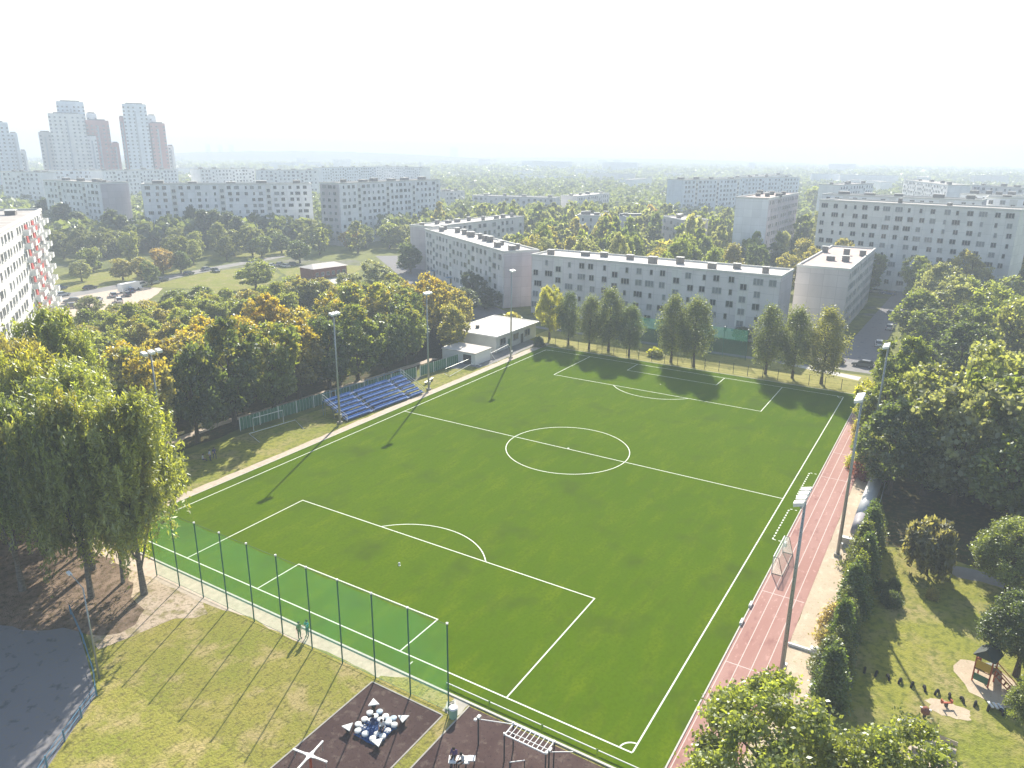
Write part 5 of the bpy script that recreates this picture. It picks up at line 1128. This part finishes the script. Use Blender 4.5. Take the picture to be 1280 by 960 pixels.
# ------------------------------------------------------------------ far woods
def inside_foot(x, y, m_=4):
    for fx, fy, a, L, D in FOOT:
        dx, dy = x-fx, y-fy; lx = dx*math.cos(a)+dy*math.sin(a); ly = -dx*math.sin(a)+dy*math.cos(a)
        if -m_ < lx < L+m_ and -m_ < ly < D+m_: return True
    return False
rt_ = random.Random(99); n_mid = 0
MIDL = [('tree in the thick wood behind the long grey five-storey block', 'wood behind the long five-storey block')]
while n_mid < 165:
    x = rt_.uniform(158, 345); y = rt_.uniform(10, 185)
    an = math.atan2(y-CY, x-CX)-YAW
    if abs(an) > R(36) or inside_foot(x, y, 5): continue
    if x < 232 and y > 96+(x-150)*.6 - 10 and x < 250: continue
    if any(math.hypot(x-a, y-b) < 4.6 for a, b, _ in TREES[-170:]): continue
    h = rt_.uniform(13, 19); k = rt_.choice(['broad', 'broad', 'broad', 'column'])
    tree(k, x, y, h, rt_.uniform(3.6, 5.4) if k == 'broad' else 2.8, rt_.choice([MG, OL, GY, MG, DG, GY, MG]), rt_.choice([0, 0, .0, 0, .1]), MIDL[0][0], MIDL[0][1], lod='m' if dist(x, y) < 260 else 'f'); n_mid += 1
tree('broad', *at(870, 300, 12), 12, 5.2, YG, .1, 'bright yellow-green tree just above the roof of the long five-storey block', None, lod='m')
tree('broad', *at(905, 308, 11), 11, 5, LG, .1, 'light green tree above the roof of the long five-storey block, left of the narrow slab', None, lod='m')
tree('broad', *at(812, 256, 15), 15, 5, BR, .55, 'orange-brown autumn tree standing out of the wood behind the long block', None, lod='f')
n_mid = 0
while n_mid < 45:     # around the street, the long right slab and the left estate
    side = rt_.random()
    if side < .45: x, y = rt_.uniform(140, 290), rt_.uniform(-75, -38)
    elif side < .7: x, y = rt_.uniform(180, 330), rt_.uniform(135, 200)
    else: x, y = rt_.uniform(230, 420), rt_.uniform(-45, 15)
    if inside_foot(x, y, 5) or any(math.hypot(x-a, y-b) < 5.5 for a, b, _ in TREES): continue
    tree('broad', x, y, rt_.uniform(10, 15), rt_.uniform(4, 5.2), rt_.choice([MG, OL, GY, LG]), rt_.choice([0, .1, .2]), 'green tree between the apartment blocks of the middle distance', 'trees between the blocks', lod='m' if dist(x, y) < 260 else 'f'); n_mid += 1
n_mid = 0; tries_ = 0
while n_mid < 34 and tries_ < 4000:     # in front of the long right slab
    tries_ += 1; x, y = rt_.uniform(205, 288), rt_.uniform(-72, 4)
    if (y < -21 and y > -38 and x < 235) or inside_foot(x, y, 4) or any(math.hypot(x-a, y-b) < 5.0 for a, b, _ in TREES): continue
    tree('broad', x, y, rt_.uniform(12, 17), rt_.uniform(4, 5.2), rt_.choice([MG, OL, GY, LG, DM]), rt_.choice([0, 0, .1]), 'tree of the loose grove at the foot of the long right slab', 'grove before the long right slab', lod='m'); n_mid += 1
n_mid = 0; tries_ = 0
while n_mid < 46 and tries_ < 6000:     # estate gardens on the left
    tries_ += 1; x, y = rt_.uniform(118, 225), rt_.uniform(190, 290)
    if abs(y-(176+x*.12)) < 7 or inside_foot(x, y, 5) or any(math.hypot(x-a, y-b) < 5.2 for a, b, _ in TREES): continue
    if x < 150 and y < 205: continue
    tree('broad', x, y, rt_.uniform(8, 13), rt_.uniform(3.4, 4.8), rt_.choice([MG, OL, GY, DM, DG]), rt_.choice([0, 0, .1, .2]), 'garden tree standing before the pale nine-storey blocks on the left', 'garden trees before the left blocks', lod='m'); n_mid += 1
# far wood: one mass nobody could count
rgn = np.random.default_rng(4); cen = []; cid = []
K = 9500; k = 0; tries = 0
while k < K and tries < 120000:
    tries += 1
    d = 360+2900*rgn.random()**1.35; an = YAW+rgn.uniform(-.66, .66); x, y = CX+d*math.cos(an), CY+d*math.sin(an)
    den = math.sin(x*.011+1.3)*math.cos(y*.009)+math.sin((x+y)*.023)*.5
    if d < 900 and den < -.75: continue
    if d >= 900 and den < -.9: continue
    if inside_foot(x, y, 7): continue
    nn = 44 if d < 800 else 26 if d < 1500 else 14
    u_ = unit(rgn, nn); u_[:, 2] = np.abs(u_[:, 2])*1.1-.15
    hh = rgn.uniform(9, 15)*(1 if d < 1500 else 1.25); rr = rgn.uniform(4, 6.5)*(1 if d < 1500 else 1.6)
    cen.append(np.array([x, y, hh*.5])+u_*np.array([rr, rr, hh*.5])*rgn.uniform(.8, 1.05, nn)[:, None]); cid.append(np.full(nn, k)); k += 1
cen = np.vstack(cen); cid = np.concatenate(cid)
dd = np.hypot(cen[:, 0]-CX, cen[:, 1]-CY); ls = np.where(dd < 800, 2.6, np.where(dd < 1500, 4.2, 7.5))
c_, a_, b_, ti, tu = leafset(rgn, cen, 1.0, cid, 15); o = link('distant_wood', quad_mesh('distant_wood', c_, a_*ls[:, None], b_*ls[:, None], ti, tu)); o['kind'] = 'stuff'; o.color = (.06, .075, .04, .04)
# past 300 broadleaf trees: the ones that show smallest become one mass
bpy.context.view_layer.update()
bl = [o for o in C.objects if o.type == 'EMPTY' and o.name.startswith('broadleaf_tree')]
SH = {'wood behind the long five-storey block', 'trees between the blocks', 'grove before the long right slab', 'garden trees before the left blocks', 'hidden trees inside the left wood', 'inner trees of the right wood'}
cand = sorted([o for o in bl if o.get('group') in SH], key=lambda o: o.scale.z/dist(o.location.x, o.location.y))[:max(0, len(bl)-292)]
V, TI, TU = [], [], []; tm = MB()
for o in cand:
    loc, sc3, rz = o.location, o.scale, o.rotation_euler.z; cs, sn = math.cos(rz), math.sin(rz)
    for ch in list(o.children):
        me = ch.data; n = len(me.vertices); v = np.empty(n*3, np.float32); me.vertices.foreach_get('co', v); v = v.reshape(-1, 3)*np.array(sc3)
        v = np.stack([v[:, 0]*cs-v[:, 1]*sn+loc.x, v[:, 0]*sn+v[:, 1]*cs+loc.y, v[:, 2]+loc.z], 1)
        if ch.name.startswith('crown'):
            q = np.empty(len(me.polygons), np.float32); me.attributes['tint'].data.foreach_get('value', q); TI.append(np.clip(q*.6+random.uniform(-.25, .4), -.2, 1)); TU.append(np.full(len(q), 1.0)); V.append(v)
        else: tm.add([tuple(p) for p in v], [tuple(p.vertices) for p in me.polygons])
        bpy.data.objects.remove(ch)
    bpy.data.objects.remove(o)
if V:
    v = np.vstack(V).reshape(-1, 4, 3); mid = (v[:, 0]+v[:, 2])/2; b = (v[:, 2]-v[:, 0])/2.5; a = (v[:, 1]-v[:, 3])/1.7
    mass = link('background_trees', quad_mesh('background_trees', mid, a, b, np.concatenate(TI), np.concatenate(TU))); mass['kind'] = 'stuff'; mass.color = (.10, .112, .045, 0)
    tk = tm.build('background_trunks', 'trunk', mass); tk['kind'] = 'stuff'
# distant ridges
def ridge(name, u1, u2, d, h, seed):
    rg = random.Random(seed); mb = MB(); n = 70; vs = []
    for i in range(n+1):
        u = u1+(u2-u1)*i/n; x, y = at(u, 260); an = math.atan2(y-CY, x-CX)
        hh = h*(.55+.45*math.sin(i/n*math.pi))*(1+.03*rg.uniform(-1, 1)); 
        for dd_, z in ((d, 0), (d+150, hh), (d+800, hh*.9), (d+1100, 0)): vs.append((CX+dd_*math.cos(an), CY+dd_*math.sin(an), z))
    mb.add(vs, [(i*4+j, (i+1)*4+j, (i+1)*4+j+1, i*4+j+1) for i in range(n) for j in range(3)]); o = mb.build(name, 'ridge_wood'); o['kind'] = 'structure'
mat('ridge_wood', (.05, .07, .035), .95, noise=.3, nscale=.02)
ridge('hills', 150, 620, 2600, 44, 2); ridge('hills', 480, 1000, 3300, 30, 3)

# ------------------------------------------------------------------ haze
hz = MB().box((1500, 900, 60), (7600, 8200, 122)).mesh('haze', 'white'); hz.materials.clear()
m = bpy.data.materials.new('haze'); m.use_nodes = True; nt = m.node_tree; nt.nodes.remove(nt.nodes['Principled BSDF'])
pv = nt.nodes.new('ShaderNodeVolumePrincipled'); pv.inputs['Density'].default_value = .00074; pv.inputs['Color'].default_value = (.77, .86, 1, 1); pv.inputs['Anisotropy'].default_value = 0
nt.links.new(pv.outputs[0], nt.nodes['Material Output'].inputs['Volume']); hz.materials.append(m)
h = link('haze', hz); h['kind'] = 'stuff'
g.scale = (.56, .6, 1); g.location = (1480, 900, 0)

# ------------------------------------------------------------------ light
SAZ, SEL = 24.5, 32.5
w = bpy.data.worlds.new('World'); sc.world = w; w.use_nodes = True; nt = w.node_tree
sky = nt.nodes.new('ShaderNodeTexSky'); sky.sky_type = 'NISHITA'; sky.sun_disc = False; sky.sun_elevation = R(SEL); sky.sun_rotation = R(90-SAZ)
sky.air_density = 1.2; sky.dust_density = 1.2; sky.ozone_density = 1.5
nt.links.new(sky.outputs[0], nt.nodes['Background'].inputs['Color']); nt.nodes['Background'].inputs['Strength'].default_value = .078
sl = bpy.data.lights.new('sun', 'SUN'); sl.energy = 4.9; sl.angle = R(.55); sl.color = (1, .93, .81)
so = bpy.data.objects.new('sun', sl); C.objects.link(so)
sd = Vector((math.cos(R(SEL))*math.cos(R(SAZ)), math.cos(R(SEL))*math.sin(R(SAZ)), math.sin(R(SEL))))
so.rotation_euler = sd.to_track_quat('Z', 'Y').to_euler(); so.location = (0, 0, 200)
sc.view_settings.view_transform = 'Standard'; sc.view_settings.look = 'None'; sc.view_settings.gamma = 1; sc.view_settings.exposure = 1.15
sc.render.engine = 'CYCLES'; cy = sc.cycles
cy.max_bounces = 6; cy.diffuse_bounces = 4; cy.glossy_bounces = 2; cy.transmission_bounces = 3; cy.transparent_max_bounces = 12; cy.volume_bounces = 1
cy.use_denoising = True; cy.caustics_reflective = False; cy.caustics_refractive = False
